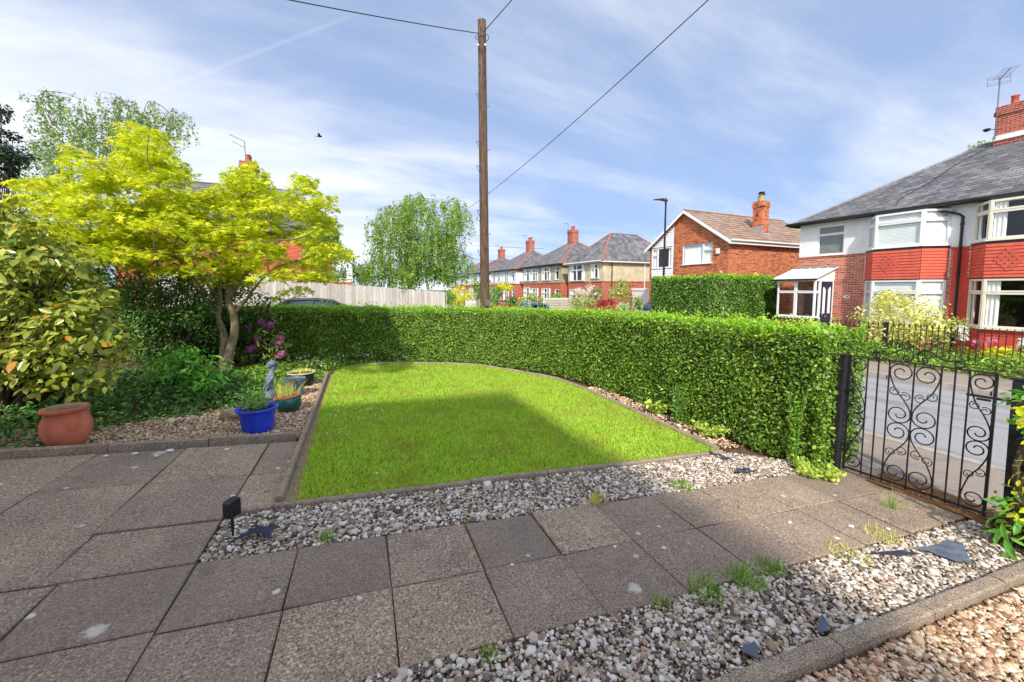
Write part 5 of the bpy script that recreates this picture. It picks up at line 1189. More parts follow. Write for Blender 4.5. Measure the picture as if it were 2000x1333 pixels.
m = MB(); [pbox(m, gF, wB[0]+i*.0745+.004, wB[0]+i*.0745+.068, wB[3]+.004, wB[3]+.22, 0, .006) for i in range(29)]; m.build('soldier_course', M['brick_orange'], oh)
m = MB(); pbox(m, gF, 5.25, 5.43, 4.32, 4.62, .0, .09); m.build('alarm_box', M['upvc'], oh)
m = MB(); m.lathe([(0,0),(.06,.01),(.07,.06),(.03,.09)], 10, tuple(gF.at(5.6, 3.25, .08))); pbox(m, gF, 5.56, 5.64, 3.22, 3.3, 0, .08); m.build('security_light', M['upvc'], oh)
for (y0, y1) in ((-.25, 3.0), (6.25, 3.0)):
    zz = gE-.16; P4 = [(-.25,y0,zz),(9.3,y0,zz),(9.3,3.0,gR+.06),(-.25,3.0,gR+.06)]
    if y0 > 3: P4 = [P4[1], P4[0], P4[3], P4[2]]
    slates(P4, .31, .30, M['rooftile'], oh, .03)
    MB().prism([Vector((-.27,y0-.02*(1 if y0<3 else -1),zz-.22)), Vector((-.27,3.0,gR-.14)), Vector((-.27,3.0,gR+.05)), Vector((-.27,y0-.02*(1 if y0<3 else -1),zz-.01))], (.03,0,0)).build('bargeboard', M['upvc'], oh)
ridge((-.25,3.0,gR+.08), (9.3,3.0,gR+.08), M['rooftile'], oh, .45)
MB().box(-.22,-.28,gE-.36,9.3,-.25,gE-.17).build('fascia', M['upvc'], oh); gutter((-.25,-.34,gE-.17), (9.3,-.34,gE-.17), M['whitepipe'], oh, .055)
MB().poly([(-.22,-.25,gE-.33),(9.3,-.25,gE-.33),(9.3,.01,gE-.33),(-.22,.01,gE-.33)]).build('soffit', M['upvc'], oh)
oc = chimney(4.0, 1.0, 5.3, 7.62, .62, .62, oh, M['brick_orange'], 0, M['buffpot'])
MB().lathe([(.14,7.6),(.13,7.7),(.12,8.05),(.14,8.08)], 12, (4.0,1.0,0)).build('chimney_pot', M['buffpot'], oc, smooth=True); m = MB(); m.lathe([(.0,8.22),(.17,8.2),(.17,8.15),(.02,8.14)], 10, (4,1,0)); m.lathe([(.13,8.14),(.19,8.1),(.19,8.06),(.1,8.06)], 10, (4,1,0)); m.build('cowl', M['blackpipe'], oc)
m = MB(); m.prism([(3.66,.5,5.52),(4.34,.5,5.52),(4.34,.62,5.62),(3.66,.62,5.62)], (0,0,.05)); m.box(3.62,.62,5.50,3.68,1.35,6.1); m.build('lead_flashing', M['leadflash'], oc)
m = MB(); m.tube([(3.6,.9,6.6),(3.55,.9,7.9)], .018, 5); m.tube([(3.55,.9,7.85),(3.95,.7,8.0)], .014, 5); m.lathe([(0,0),(.07,.02),(.09,.08)], 8, (3.45,.85,6.7)); m.build('aerial', M['blackpipe'], oh)
wall('garage_door', gF, .0, 2.3, [], M['upvc'], oh, a0=.3, a1=2.0, out=-.05)

# ---- the row of older houses further down the street
def row_house(label, y0, y1, x0, x1, ze, zr, upper, rmat, along, npots, wins, extra_side=True, roofm='slate', ridge_m='ridge_red', hr=None, chim=True, zsplit=2.95):
    e = thing('hipped_house', label, 'house', (x0, y0, 0), 0, 'older hipped houses down the street'); X, Y = x1-x0, y1-y0
    fr = Plane((0, Y), (0, 0)); fr = fr if fr.n.x < 0 else Plane((0,Y), (0,0), True)
    sd = Plane((0, 0), (X, 0)); sd = sd if sd.n.y < 0 else Plane((0,0), (X,0), True)
    hu = [(a*Y, b*Y, z0, z1) for a, b, z0, z1, *_ in wins if z0 > zsplit-.1]; hl = [(a*Y, b*Y, z0, z1) for a, b, z0, z1, *_ in wins if z0 < zsplit-.1]
    wall('upper_wall', fr, zsplit, ze, hu, upper, e, out=.015); wall('lower_wall', fr, -.2, zsplit, hl, M['brick_far'], e)
    wall('upper_side_wall', sd, zsplit, ze, [], upper, e, out=.015); wall('lower_side_wall', sd, -.2, zsplit, [], M['brick_far'], e)
    m = MB(); pbox(m, fr, 0, Y, zsplit-.06, zsplit+.02, 0, .04); pbox(m, sd, 0, X, zsplit-.06, zsplit+.02, 0, .04); m.build('string_course', M['brick_chim'], e)
    wall('rear_wall', Plane((X,0),(X,Y)), -.2, ze, [], M['brick_far'], e); wall('far_side_wall', Plane((X,Y),(0,Y)), -.2, ze, [], M['brick_far'], e)
    MB().poly([(1.5,.1,0),(1.5,Y-.1,0),(1.5,Y-.1,ze),(1.5,.1,ze)]).build('inner_wall', M['darkroom'], e)
    for (a, b, z0, z1, nl) in wins:
        L = []
        for i in range(nl): L += [(i/nl,(i+1)/nl,0,.68),(i/nl,(i+1)/nl,.68,1)]
        window(fr, a*Y, b*Y, z0, z1, L, e, M['upvc'], (M['curtain'], 'sides'), -.10 if b-a > .15 else .02)
    R0, R1 = hip_roof(-.35, X+.35, -.35, Y+.35, ze, zr, e, M[roofm], M[ridge_m], .28, .34, along, sides='ws', hiprun=hr, ridge_mat=M['ridge_grey'])
    MB().box(-.33,-.33,ze-.12,X+.33,Y+.33,ze-.01).build('soffit', M['whitepipe'] if upper == M['cream'] else M['blackpipe'], e)
    gutter((-.40,Y+.3,ze-.02), (-.40,-.3,ze-.02), M['whitepipe'] if upper == M['cream'] else M['blackpipe'], e, .055)
    if chim: 
        c = chimney((R0[0]+R1[0])/2, (R0[1]+R1[1])/2, zr-.5, zr+1.25, .8, .95, e, M['brick_chim'], npots, M['claypot']); aerial((R0[0]+R1[0])/2-.5, (R0[1]+R1[1])/2+.2, zr, 1.9, e, radians(200))
    return e
W2 = [(.06,.40,3.15,4.35,2), (.52,.74,3.15,4.3,1), (.06,.42,.8,2.3,2), (.55,.72,.9,2.2,1)]
hA = row_house('cream rendered hipped house nearest the orange house, with stained side wall', 26.6, 31.7, 20, 28.4, 4.62, 7.3, M['cream'], None, 'x', 0, [(.08,.52,3.05,4.45,2), (.72,.92,3.2,4.4,2), (.08,.5,.8,2.3,2)], hr=3.1, chim=False)
pw = [(.05,.22,3.2,4.5,2), (.25,.45,3.2,4.5,3), (.56,.76,3.2,4.5,3), (.86,.95,3.25,4.5,1), (.05,.22,.9,2.5,2), (.25,.45,.9,2.4,3), (.56,.76,.9,2.4,3), (.86,.95,1.0,2.3,1)]
hB = row_house('grey rendered hipped pair with lattice bays and a central red chimney', 33.0, 41.4, 20, 28, 4.75, 7.45, M['greyrender'], None, 'y', 2, pw, hr=4.0)
hC = row_house('white rendered hipped pair down the street beyond the grey pair', 43.4, 51.6, 20, 28, 4.7, 7.45, M['whitepaint'], None, 'y', 3, pw, hr=4.0)
hD = row_house('hipped pair partly behind the telegraph pole', 53.2, 61.4, 20, 28, 4.7, 7.2, M['whitepaint'], None, 'y', 2, pw, hr=4.0)
hE = row_house('farthest hipped house just left of the telegraph pole', 64, 72, 20.5, 28, 4.5, 7.0, M['whitepaint'], None, 'y', 1, pw, hr=3.6, chim=False)
MB().box(1.2,5.4,6.0,2.0,6.3,6.05).build('skylight', M['glass'], hB).rotation_euler = (0,0,0)
m = MB(); m.tube([(4.35,-.1,4.45),(4.35,-.1,.3)], .05, 6); m.build('downpipe', M['whitepipe'], hA); m = MB(); m.tube([(.9,-.1,4.45),(.9,-.1,.3)], .045, 6); m.build('downpipe', M['blackpipe'], hA)

# ---- brick house behind the maple
lh = thing('brick_house', 'red brick house with tall chimney half hidden behind the maple', 'house', (-9.0, 24.0, .9))
lf = Plane((0,0), (9.0,0)); lf = lf if lf.n.y < 0 else Plane((0,0), (9.0,0), True)
M['brightbrick'] = brickmat('bright_red_brick', [lin(186,72,48), lin(204,86,58), lin(214,100,70)], lin(200,140,116))
wall('front_wall', lf, -1.2, 4.4, [(4.6,6.2,.6,2.2)], M['brightbrick'], lh); wall('side_wall', Plane((9.0,0),(9.0,7)), -1.2, 4.4, [(1.2,2.4,2.6,3.9),(1.0,2.5,-.2,1.4)], M['brightbrick'], lh)
wall('side_wall', Plane((0,7),(0,0)), -1.2, 4.4, [], M['brightbrick'], lh); wall('rear_wall', Plane((9,7),(0,7)), -1.2, 4.4, [], M['brightbrick'], lh)
sp2 = Plane((9.0,0),(9.0,7)); window(sp2, 1.2,2.4,2.6,3.9, [(0,.5,0,1),(.5,1,0,1)], lh, M['upvc'], (M['curtain'],'sides')); window(sp2, 1.0,2.5,-.2,1.4, [(0,.5,0,1),(.5,1,0,1)], lh, M['upvc'], (M['curtain'],'sides'))
window(lf, 4.6,6.2,.6,2.2, [(0,.5,0,1),(.5,1,0,1)], lh, M['upvc'], (M['curtain'],'sides'))
hip_roof(-.4, 9.4, -.4, 7.4, 4.4, 7.3, lh, M['slate'], M['ridge_grey'], .28, .34, 'x', sides='sw', hiprun=2.2)
MB().box(-.38,-.38,4.27,9.38,7.38,4.39).build('soffit', M['blackpipe'], lh)
chimney(5.0, 2.6, 5.6, 8.35, .75, .95, lh, M['brick_chim'], 2, M['claypot']); m = MB(); m.tube([(4.85,2.5,8.3),(4.85,2.5,9.5)], .018, 5); m.tube([(4.85,2.5,9.48),(4.2,2.3,9.7)], .015, 5); m.tube([(4.85,2.5,9.15),(4.3,2.3,9.35)], .012, 5); m.build('aerial', M['aerial'], lh)

fh = thing('far_gable_house', 'white and brick gabled house glimpsed between the maple and the weeping birch', 'house', (-1.6, 42, .4))
ff = Plane((0,0),(3.4,0)); ff = ff if ff.n.y < 0 else Plane((0,0),(3.4,0), True)
wall('lower_wall', ff, -.6, 2.6, [(1.9,3.0,.6,2.0)], M['brick_far'], fh); wall('upper_wall', ff, 2.6, 4.4, [(1.6,2.9,2.9,4.0)], M['whitepaint'], fh, top=[(1.7,5.6)]); wall('side_wall', Plane((3.4,0),(3.4,8)), -.6, 4.4, [], M['brick_far'], fh); wall('side_wall', Plane((0,8),(0,0)), -.6, 4.4, [], M['brick_far'], fh)
window(ff, 1.9,3.0,.6,2.0, [(0,.5,0,1),(.5,1,0,1)], fh, M['upvc']); window(ff, 1.6,2.9,2.9,4.0, [(0,.5,0,1),(.5,1,0,1)], fh, M['upvc'])
slates([(3.6,-.2,4.25),(3.6,8,4.25),(1.7,8,5.65),(1.7,-.2,5.65)], .3, .34, M['slate'], fh); slates([(-.2,8,4.25),(-.2,-.2,4.25),(1.7,-.2,5.65),(1.7,8,5.65)], .3, .34, M['slate'], fh)

# ---- the house this garden belongs to, behind the viewpoint; its shadow lies over the foreground
own = thing('own_house', 'brick house behind the viewpoint whose shadow covers the patio and lawn', 'house', (-10.35, -9.5, .4))
XW, YW, EH = 9.6-.42, 9.6-.55, 6.8
of = Plane((0,YW),(XW,YW)); of = of if of.n.y > 0 else Plane((0,YW),(XW,YW), True); os_ = Plane((XW,0),(XW,YW)); os_ = os_ if os_.n.x > 0 else Plane((XW,0),(XW,YW), True)
wall('front_wall', of, -.6, EH-.1, [(1.5,3.5,.9,2.4),(4.4,5.4,.1,2.2),(6.2,8.2,.9,2.4),(1.5,3.5,3.9,5.3),(6.2,8.2,3.9,5.3)], M['brick_red'], own); wall('side_wall', os_, -.6, EH-.1, [], M['brick_red'], own)
wall('side_wall', Plane((0,YW),(0,0)), -.6, EH-.1, [], M['brick_red'], own); wall('rear_wall', Plane((0,0),(XW,0)), -.6, EH-.1, [], M['brick_red'], own)
for w in ((1.5,3.5,.9,2.4),(6.2,8.2,.9,2.4),(1.5,3.5,3.9,5.3),(6.2,8.2,3.9,5.3)): window(of, *w, [(0,.5,0,1),(.5,1,0,1)], own, M['upvc'])
m = MB(); pbox(m, of, 4.4, 5.4, .1, 2.2, -.1, -.05); m.build('door', M['navy'], own)
MB().box(-.25,-.25,EH-.12,XW+.25,YW+.25,EH-.02).build('soffit', M['upvc'], own)
hip_roof(-.25, XW+.25, -.25, YW+.25, EH, EH+2.2, own, M['slate'], M['ridge_grey'], .6, .5, 'x', sides='')
# ------------------------------------------------------------------ telegraph pole and wires
def polewood():
    t = NT('pole_wood'); v = t.scalevec((9, 9, .5)); n = t.noise(4, 6, .65, v, .3); c = t.ramp(n, [(.3, lin(66,50,40)), (.5, lin(100,80,66)), (.72, lin(134,114,98))])
    k = t.noise(3, 4, .6, t.scalevec((6,6,1.6))); c = t.mix(t.rng(k, .56, .64), c, lin(84,52,40)); t.bump(n, .6, .012); return t.fin(c, .85, .2)
M['pole'] = polewood()
M['galv'] = plain('galvanised_steel', lin(120,122,124), .5, .2, 9, 0, .4, .5)
M['wire'] = plain('cable_black', lin(40,42,46), .6, .1, 4, 0)
pb = at(948, 605, 11.6); pz = float(zg(pb[0])); pole = thing('telegraph_pole', 'tall weathered wooden telegraph pole behind the hedge corner', 'pole', (pb[0], pb[1], pz))
top = Vector(at(941, 42, 11.6)) - pole.location
nseg = 24; m = MB(); m.tube([Vector((0,0,-.3)).lerp(top, i/nseg) for i in range(nseg+1)], [.140-.028*i/nseg for i in range(nseg+1)], 20); m.build('shaft', M['pole'], pole, smooth=True)
MB().lathe([(.118,0),(.112,.03),(.08,.05),(0,.06)], 18, tuple(top+Vector((0,0,-.01)))).build('cap', M['galv'], pole, smooth=True)
vr = Vector((_T.x, _S.x)).normalized()                      # camera right, to lay the steps either side
side = Vector((.9120, -.4102, 0)); fwd = Vector((-.4102, -.9120, 0))
H = top.z
for i, (f, sg) in enumerate([(.79,-1),(.655,-1),(.585,-1),(.455,-1),(.755,1),(.63,1),(.505,1),(.385,1),(.335,-1),(.27,1),(.205,-1)]):
    p = top*f; d = (side*sg*.75+fwd*.45).normalized(); r = .14; a = p+d*r
    MB().tube([a-d*.02, a+d*.07+Vector((0,0,.012)), a+d*.075+Vector((0,0,.05))], .009, 6).build('climbing_step', M['galv'], pole)
    if sg < 0: MB().tube([a+d*.07, p+d*(r-.01)+Vector((0,0,-.16))], .008, 5).build('step_brace', M['galv'], pole)
tp = top*.955
m = MB(); m.tube([tp+(side*cos(a)*.19+fwd*sin(a)*.16) + Vector((0,0,.02*sin(2*a))) for a in np.linspace(0, 2*pi, 20)], .009, 5); m.build('ring_bracket', M['galv'], pole)
m = MB(); [m.tube([top*.925+side*k*.10+fwd*.13, top*.925+side*k*.10+fwd*.17], .025, 8) for k in (-1, 1)]; m.build('insulator', M['whitepipe'], pole)
MB().tube([top*.925-side*.1+fwd*.16, top*.905+fwd*.17, top*.925+side*.1+fwd*.16], .010, 5).build('drop_cable', M['wire'], pole)
m = MB(); p = top*.03; m.box(-.07, -.165, 1.62, .07, -.15, 1.8); m.build('number_plate', M['galv'], pole)
def wire(label, a, b, sag=.15, r=.011):
    a, b = Vector(a), Vector(b); pts = [a.lerp(b, i/16)-Vector((0,0,sag*4*(i/16)*(1-i/16))) for i in range(17)]
    o = MB().tube([p-a for p in pts], r, 5).build('overhead_wire', M['wire']); o.location = a; return tag(o, label, 'wire', 'overhead wires')
tw = Vector(pole.location)+top*.965
wire('overhead wire leaving the pole top towards the upper left', tw, Vector(at(560,-5,8.2))+ (Vector(at(560,-5,8.2))-tw)*.4, .05)
wire('short overhead wire rising from the pole top to the right', tw, at(1062,-70,9.0), .0)
wire('long overhead wire crossing the sky from behind the pole to the upper right', at(905,414,24), at(1480,-90,7.5), .25)
for i, (y0, y1) in enumerate([(476,486),(493,520),(500,512)]): wire(['upper', 'middle', 'lower'][i]+' thin distant wire strung above the far roofs', at(870,y0,60), at(1062 if i == 0 else 1010,y1,58), .1, .02)

# ------------------------------------------------------------------ grey close-board fence
def boardwood():
    t = NT('weathered_board'); n = t.noise(5, 5, .6, t.scalevec((12,12,.7))); r = t.island()
    oi = t.node('ShaderNodeObjectInfo'); c = t.mix(oi.outputs['Random'], lin(180,171,160), lin(212,204,193)); c = t.mix(t.math('MULTIPLY', t.rng(n, .45, .7), .5), c, lin(120,108,96)); t.bump(n, .3, .006); return t.fin(c, .85, .2)
M['board'] = boardwood()
fx0, fx1, fy = -6.2, 5.15, 19.7
fence = thing('board_fence', 'weathered grey vertical board fence across the side street', 'fence', (fx1, fy, float(zg(fx1)))); fo = Vector(fence.location)
x = fx1
bw = .15
while x > fx0:
    g = float(zg(x)); h = 2.02+.014*(fx1-x)+.02*random.random(); m = MB(); m.box(x-bw+.004-fo.x, -.012+.006*random.random(), g+.03-fo.z, x-.004-fo.x, .012, g+h-fo.z); m.build('board', M['board'], fence); x -= bw
for z in (.4, 1.0, 1.7): MB().bar((0,.05,z), (fx0-fo.x,.05,float(zg(fx0))-fo.z+z), .05, .09).build('rail', M['board'], fence)
for k in range(5): xx = fx1-.1-k*2.7; MB().box(xx-.05-fo.x, .03, float(zg(xx))-fo.z-.1, xx+.05-fo.x, .13, float(zg(xx))-fo.z+2.0).build('post', M['board'], fence)
# return of the fence along the main street
rf = thing('board_fence', 'short return of the grey board fence running down the main street', 'fence', (5.22, 19.72, float(zg(5.2)))); y = 0
for k in range(26): MB().box(-.012, k*.15+.004, .02, .012, k*.15+.146, 1.95+.02*random.random()).build('board', M['board'], rf)

# ------------------------------------------------------------------ spear railings across the street
M['rail'] = plain('railing_paint', lin(38,36,38), .5, .25, 9, .2, .4)
rl = thing('iron_railing', 'black spear topped iron railing in front of the white and red houses', 'railing', (16.25, 10.6, .02)); n = 0
for i in range(64):
    y = -.13*i-.06; m = MB(); m.bar((0,y,0), (0,y,1.12), .016, .016, (1,0,0)); m.lathe([(.0,1.27),(.012,1.22),(.026,1.165),(.012,1.135),(.020,1.125),(.012,1.115)], 6, (0,y,0)); m.build('spear_bar', M['rail'], rl)
for z in (.12, 1.04): MB().bar((0,0,z), (0,-.13*64,z), .03, .012).build('rail', M['rail'], rl)
for i in (0, 30, 63): MB().box(-.035,-.13*i-.035,0,.035,-.13*i+.035,1.24).build('post', M['rail'], rl)
# planting behind and before the railing
def street_cover(name, label, x0, x1, y0, y1, n, leaf, mat, h, tpl=T_DIA, spread=.6):
    q = np.stack([x0+(x1-x0)*rng.random(n), y0+(y1-y0)*rng.random(n)], -1); k = .4+.6*(np.sin(q[:,1]*2.1)*.5+.5); P = np.stack([q[:,0], q[:,1], h*k*rng.random(n)], -1)
    return tag(foliage(name, P, np.array([0,0,.8]), leaf, mat, None, tpl, spread), label, None, None, 'stuff')
street_cover('verge_growth', 'rough green growth spilling over the far pavement below the railing', 15.5, 16.5, -1, 10.8, 7000, .09, M['weedy'], .62, T_LONG, .9)
street_cover('front_garden_plants', 'mixed low plants in the front garden behind the railing', 16.5, 19.4, 2.5, 10.0, 5200, .10, M['greenbush'], .75)
sheet('front_garden', 15.85, 20.3, -20, 12.2, .06, M['soil'], 1, .15)
bush('golden_shrub', 'golden variegated shrub in front of the white house bay', 'shrub', 1765, 632, 13.4, (88, 55), M['goldbush'], 3600, .085, lumps=26, seed=5)
bush('golden_shrub', 'pointed golden top of shrub against the lower bay window', 'shrub', 1748, 590, 13.6, (45, 28), M['goldbush'], 1000, .08, lumps=9, seed=6)
bush('olive_shrub', 'duller green half of the shrub beside the golden one', 'shrub', 1832, 638, 13.0, (48, 40), M['olivebush'], 1500, .08, lumps=14, seed=7)
bush('white_flower', 'white iris flowers beside the black downpipe', 'flower', 1880, 655, 12.2, (9, 22), M['whitefl'], 60, .09, lumps=6, seed=8, tpl=T_STAR)
bush('pink_flower', 'pink aubrieta flowers below the red bay', 'flower', 1925, 668, 12.0, (32, 10), M['pinkfl'], 70, .05, lumps=8, seed=9, tpl=T_STAR)
bush('white_flower', 'white flowers at the right photo edge below the red bay', 'flower', 1996, 668, 11.0, (10, 12), M['whitefl'], 60, .08, lumps=6, seed=10, tpl=T_STAR)
bush('yellow_flower_plant', 'yellow green plant below the red wall at the right edge', 'plant', 1965, 690, 10.8, (40, 14), M['yellowbush'], 350, .08, lumps=8, seed=11)

# ------------------------------------------------------------------ street lamp
lp = thing('street_lamp', 'tall black street lamp with flat head behind the tall hedge', 'lamp', (17.4, 17.4, 0)); Ht = 7.2
m = MB(); m.tube([(0,0,-.2),(0,0,1.2)], .085, 12); m.tube([(0,0,1.2),(0,0,Ht)], [.065,.05], 12); m.build('column', M['blackpipe'], lp, smooth=False)
d = Vector((-.95,.3,0)).normalized(); sdv = Vector((-d.y,d.x,0)); 
m = MB(); m.tube([(0,0,Ht-.05),(0,0,Ht+.12)], .06, 10); m.bar(Vector((0,0,Ht+.12))-d*.08, Vector((0,0,Ht+.15))+d*.2, .16, .10); m.build('bracket', M['blackpipe'], lp)
m = MB(); P = [Vector((0,0,Ht+.13))+d*a+sdv*b+Vector((0,0,c)) for a, b, c in ((.15,-.13,0),(.75,-.10,.02),(.75,.10,.02),(.15,.13,0),(.15,-.12,.11),(.72,-.07,.05),(.72,.07,.05),(.15,.12,.11))]; m.add(P, [(3,2,1,0),(4,5,6,7),(0,1,5,4),(1,2,6,5),(2,3,7,6),(3,0,4,7)]); m.build('lamp_head', M['blackpipe'], lp)
MB().lathe([(.03,0),(.03,.09),(0,.1)], 8, (0,0,Ht+.2)).build('photocell', M['blackpipe'], lp)

# ------------------------------------------------------------------ cars
def paint(name, c):
    t = NT(name); t.fin(c, .25, .5, .3); t.b.inputs['Coat Weight'].default_value = .8; t.b.inputs['Coat Roughness'].default_value = .05; return t.m
M['tyre'] = plain('tyre_rubber', lin(30,30,32), .85, .2, 9, .1); M['alloy'] = plain('wheel_alloy', lin(150,152,156), .35, .1, 9, 0, .5, .8)
M['carglass'] = NT('car_glass').fin(lin(52,64,74), .04, .9); M['taillamp'] = plain('tail_lamp', lin(150,24,24), .2, .1, 5, 0, .5); M['headlamp'] = plain('head_lamp', lin(210,214,218), .12, .05, 5, 0, .6); M['plate'] = plain('number_plate_blank', lin(206,186,60), .5, .05, 5, 0)
M['trim'] = plain('car_trim', lin(24,24,26), .5, .1, 5, 0)
def car(label, loc_, rz, pm, L=4.1, Wd=1.74, Hh=1.48, hatch=True):
    """x runs from tail (0) to nose (L); body lofted through stations"""
    e = thing('parked_car', label, 'car', loc_, rz, 'cars parked in the street'); hw = Wd/2
    st = [(0,.42,.78,.80),(.06,.30,.90,.90),(.25,.22,.95,.97),(.7,.2,.97,1),(1.6,.2,.95,1),(2.6,.2,.93,1),(2.95,.2,.93,1),(3.4,.22,.86,.98),(3.8,.24,.78,.93),(4.02,.3,.70,.84),(4.1,.4,.60,.72)]
    V = []; K = 10
    for x, z0, z1, w in st:
        x = x/4.1*L; h = hw*w
        V += [(x,-h*.92,z0),(x,-h,z0+.12),(x,-h,(z0+z1)/2+.05),(x,-h*.97,z1-.06),(x,-h*.86,z1),(x,h*.86,z1),(x,h*.97,z1-.06),(x,h,(z0+z1)/2+.05),(x,h,z0+.12),(x,h*.92,z0)]
    F = [(i*K+k, (i+1)*K+k, (i+1)*K+(k+1)%K, i*K+(k+1)%K) for i in range(len(st)-1) for k in range(K)] + [tuple(range(K)), tuple((len(st)-1)*K+k for k in reversed(range(K)))]
    b = MB().add(V, F).build('body', pm, e, smooth=True); s = b.modifiers.new('sub', 'SUBSURF'); s.levels = 1; s.render_levels = 2
    tail = .12 if hatch else .5
    cab = [(tail+.02,.93,.93,.80),(tail+.30,1.30 if hatch else 1.12,.93,.74),(tail+.62,Hh-.05,.93,.70),(1.5,Hh,.93,.68),(2.05,Hh-.03,.93,.69),(2.45,Hh-.20,.93,.73),(3.02,.93,.92,.80)]
    V = []
    for x, zt, zb, w in cab:
        x = x/4.1*L; h = hw*w; k = (zt-.93)/(Hh-.93); hb = hw*(.90-.02*k)
        V += [(x,-hb,zb-.03),(x,-(h+(hb-h)*.35),zb+(zt-zb)*.6),(x,-h*.93,zt-.03*k),(x,-h*.6,zt),(x,h*.6,zt),(x,h*.93,zt-.03*k),(x,(h+(hb-h)*.35),zb+(zt-zb)*.6),(x,hb,zb-.03)]
    K = 8; F = [(i*K+k, (i+1)*K+k, (i+1)*K+k+1, i*K+k+1) for i in range(len(cab)-1) for k in range(K-1)] + [tuple(range(K)), tuple((len(cab)-1)*K+k for k in reversed(range(K)))]
    MB().add(V, F).build('windows', M['carglass'], e, smooth=True)
    # roof skin and pillars in body colour
    m = MB(); rv = []
    for x, zt, zb, w in cab[2:5]:
        x = x/4.1*L; h = hw*w; rv += [(x,-h*1.0,zt-.05),(x,-h*.95,zt-.01),(x,-h*.6,zt+.018),(x,h*.6,zt+.018),(x,h*.95,zt-.01),(x,h*1.0,zt-.05)]
    m.add(rv, [(i*6+k, (i+1)*6+k, (i+1)*6+k+1, i*6+k+1) for i in range(2) for k in range(5)]); m.build('roof', pm, e, smooth=True)
    for sg in (-1, 1):
        q = lambda i, f: Vector((cab[i][0]/4.1*L, sg*hw*(cab[i][3]+(.90-cab[i][3])*(1-f))*1.005, .92+(cab[i][1]-.93)*f))
        MB().tube([q(4,.95), q(5,.9), Vector((3.02/4.1*L, sg*hw*.86, .93))], .035, 6).build('pillar', pm, e, smooth=True); MB().tube([q(3,.95)+Vector((-.1,0,0)), Vector((1.45/4.1*L, sg*hw*.91, .94))], .035, 6).build('pillar', pm, e, smooth=True); MB().tube([q(2,.95), q(1,.8), Vector(((tail+.02)/4.1*L, sg*hw*.84, .93))], .06, 6).build('pillar', pm, e, smooth=True)
    for x in (.72, 3.28):
        for sg in (-1, 1):
            xx = x/4.1*L; w = MB(); w.tube([(xx, sg*(hw-.20), .31), (xx, sg*(hw+.005), .31)], .31, 22); t = w.build('wheel', M['tyre'], e); MB().tube([(xx, sg*(hw+.0), .31), (xx, sg*(hw+.012), .31)], .20, 14).build('rim', M['alloy'], t)
    for sg in (-1, 1):
        MB().box(-.015, sg*hw*.62-.12, .70, .12, sg*hw*.62+.12, .92).build('tail_light', M['taillamp'], e, bevel=.02); MB().box(L-.30, sg*hw*.60-.15, .56, L-.03, sg*hw*.60+.13, .70).build('headlight', M['headlamp'], e, bevel=.02)
        MB().box(2.62/4.1*L, sg*(hw+.02)-.08, .93, 2.78/4.1*L, sg*(hw+.02)+.08, 1.06).build('door_mirror', pm, e, bevel=.02)
    MB().box(-.02,-.26,.56,.0,.26,.67).build('number_plate', M['plate'], e); MB().box(tail-.06,-hw*.6,Hh-.10,tail+.42,hw*.6,Hh-.05).build('spoiler', pm if hatch else M['trim'], e, bevel=.015); MB().box(-.04,-hw*.78,.30,.08,hw*.78,.44).build('bumper_trim', M['trim'], e, bevel=.02)
    return e
PB = paint('blue_paint', lin(96,134,184)); PD = paint('dark_grey_paint', lin(58,62,70)); PS = paint('steel_blue_paint', lin(96,112,150))
c_ = car('dark grey car whose roof shows over the back of the low hedge', (-2.2, 15.9, float(zg(-.8))-.12+.0), 0, PD, 4.3, 1.8, 1.50); c_.rotation_euler = (0, radians(3.6), 0); c_.location.z = float(zg(-2.2))-.02
car('blue hatchback parked on the far side of the street, tail towards the garden', (12.75, 23.4, -.105), radians(86), PB)
car('steel blue car on the drive partly hidden by the tall hedge', (22.3, 21.0, -.1+.1), radians(180+6), PS, 4.3, 1.78, 1.46, False)

# ------------------------------------------------------------------ gardens down the street
B = [('yellow_bush','bright yellow bush left of the telegraph pole','bush',902,578,44,(26,22),'yellowbush',1500,.16), ('green_bush','fresh green bush touching the left side of the pole','bush',936,568,38,(17,24),'greenbush',1300,.14), ('green_bush','green shrub just right of the pole','bush',968,578,36,(16,22),'greenbush',1100,.13),
     ('yellow_bush','yellow green shrub in front of the white hipped pair','bush',985,562,44,(20,12),'yellowbush',900,.14), ('dark_bush','dark rounded bush left of the variegated hedge','bush',998,590,34,(13,14),'yew',700,.12), ('variegated_hedge','clipped yellow green hedge behind the blue hatchback','hedge',1032,590,33,(26,17),'olivebush',1700,.11),
     ('green_hedge','pale green hedge above the blue hatchback','hedge',1080,585,33,(28,12),'greenbush',1400,.11), ('blossom_shrub','pale pink blossoming shrub in front of the cream house','shrub',1142,572,29,(24,20),'blossom',1300,.10), ('green_bush','yellowish shrub under the pale blossom','bush',1140,592,27,(34,16),'olivebush',1500,.10),
     ('pink_flower_bush','green bush with pink blooms right of the pale blossom','bush',1166,575,28.5,(16,16),'greenbush',800,.10), ('olive_bush','loose olive bush in front of the cream side wall','bush',1213,572,27,(28,26),'olivebush',1700,.10), ('red_bush','round dark red berberis bush by the wooden post','bush',1186,598,25.5,(24,17),'redbush',1600,.085),
     ('grey_bush','silver grey leafy bush right of the red bush','bush',1216,602,25.5,(13,14),'greybush',700,.085), ('green_bush','small dark bush beside the drive car','bush',1242,592,27,(14,14),'greenbush',600,.09), ('green_bush','low green shrubs beyond the board fence end','bush',880,585,40,(14,14),'greenbush',700,.13)]
for i, (nm, lab, cat, x, y, dp_, r, mt, n, lf) in enumerate(B): bush(nm, lab, cat, x, y, dp_, r, M[mt], n, lf, lumps=16, seed=20+i, flowers=(M['pinkfl'], 60, .12) if 'pink_flower' in nm else None)
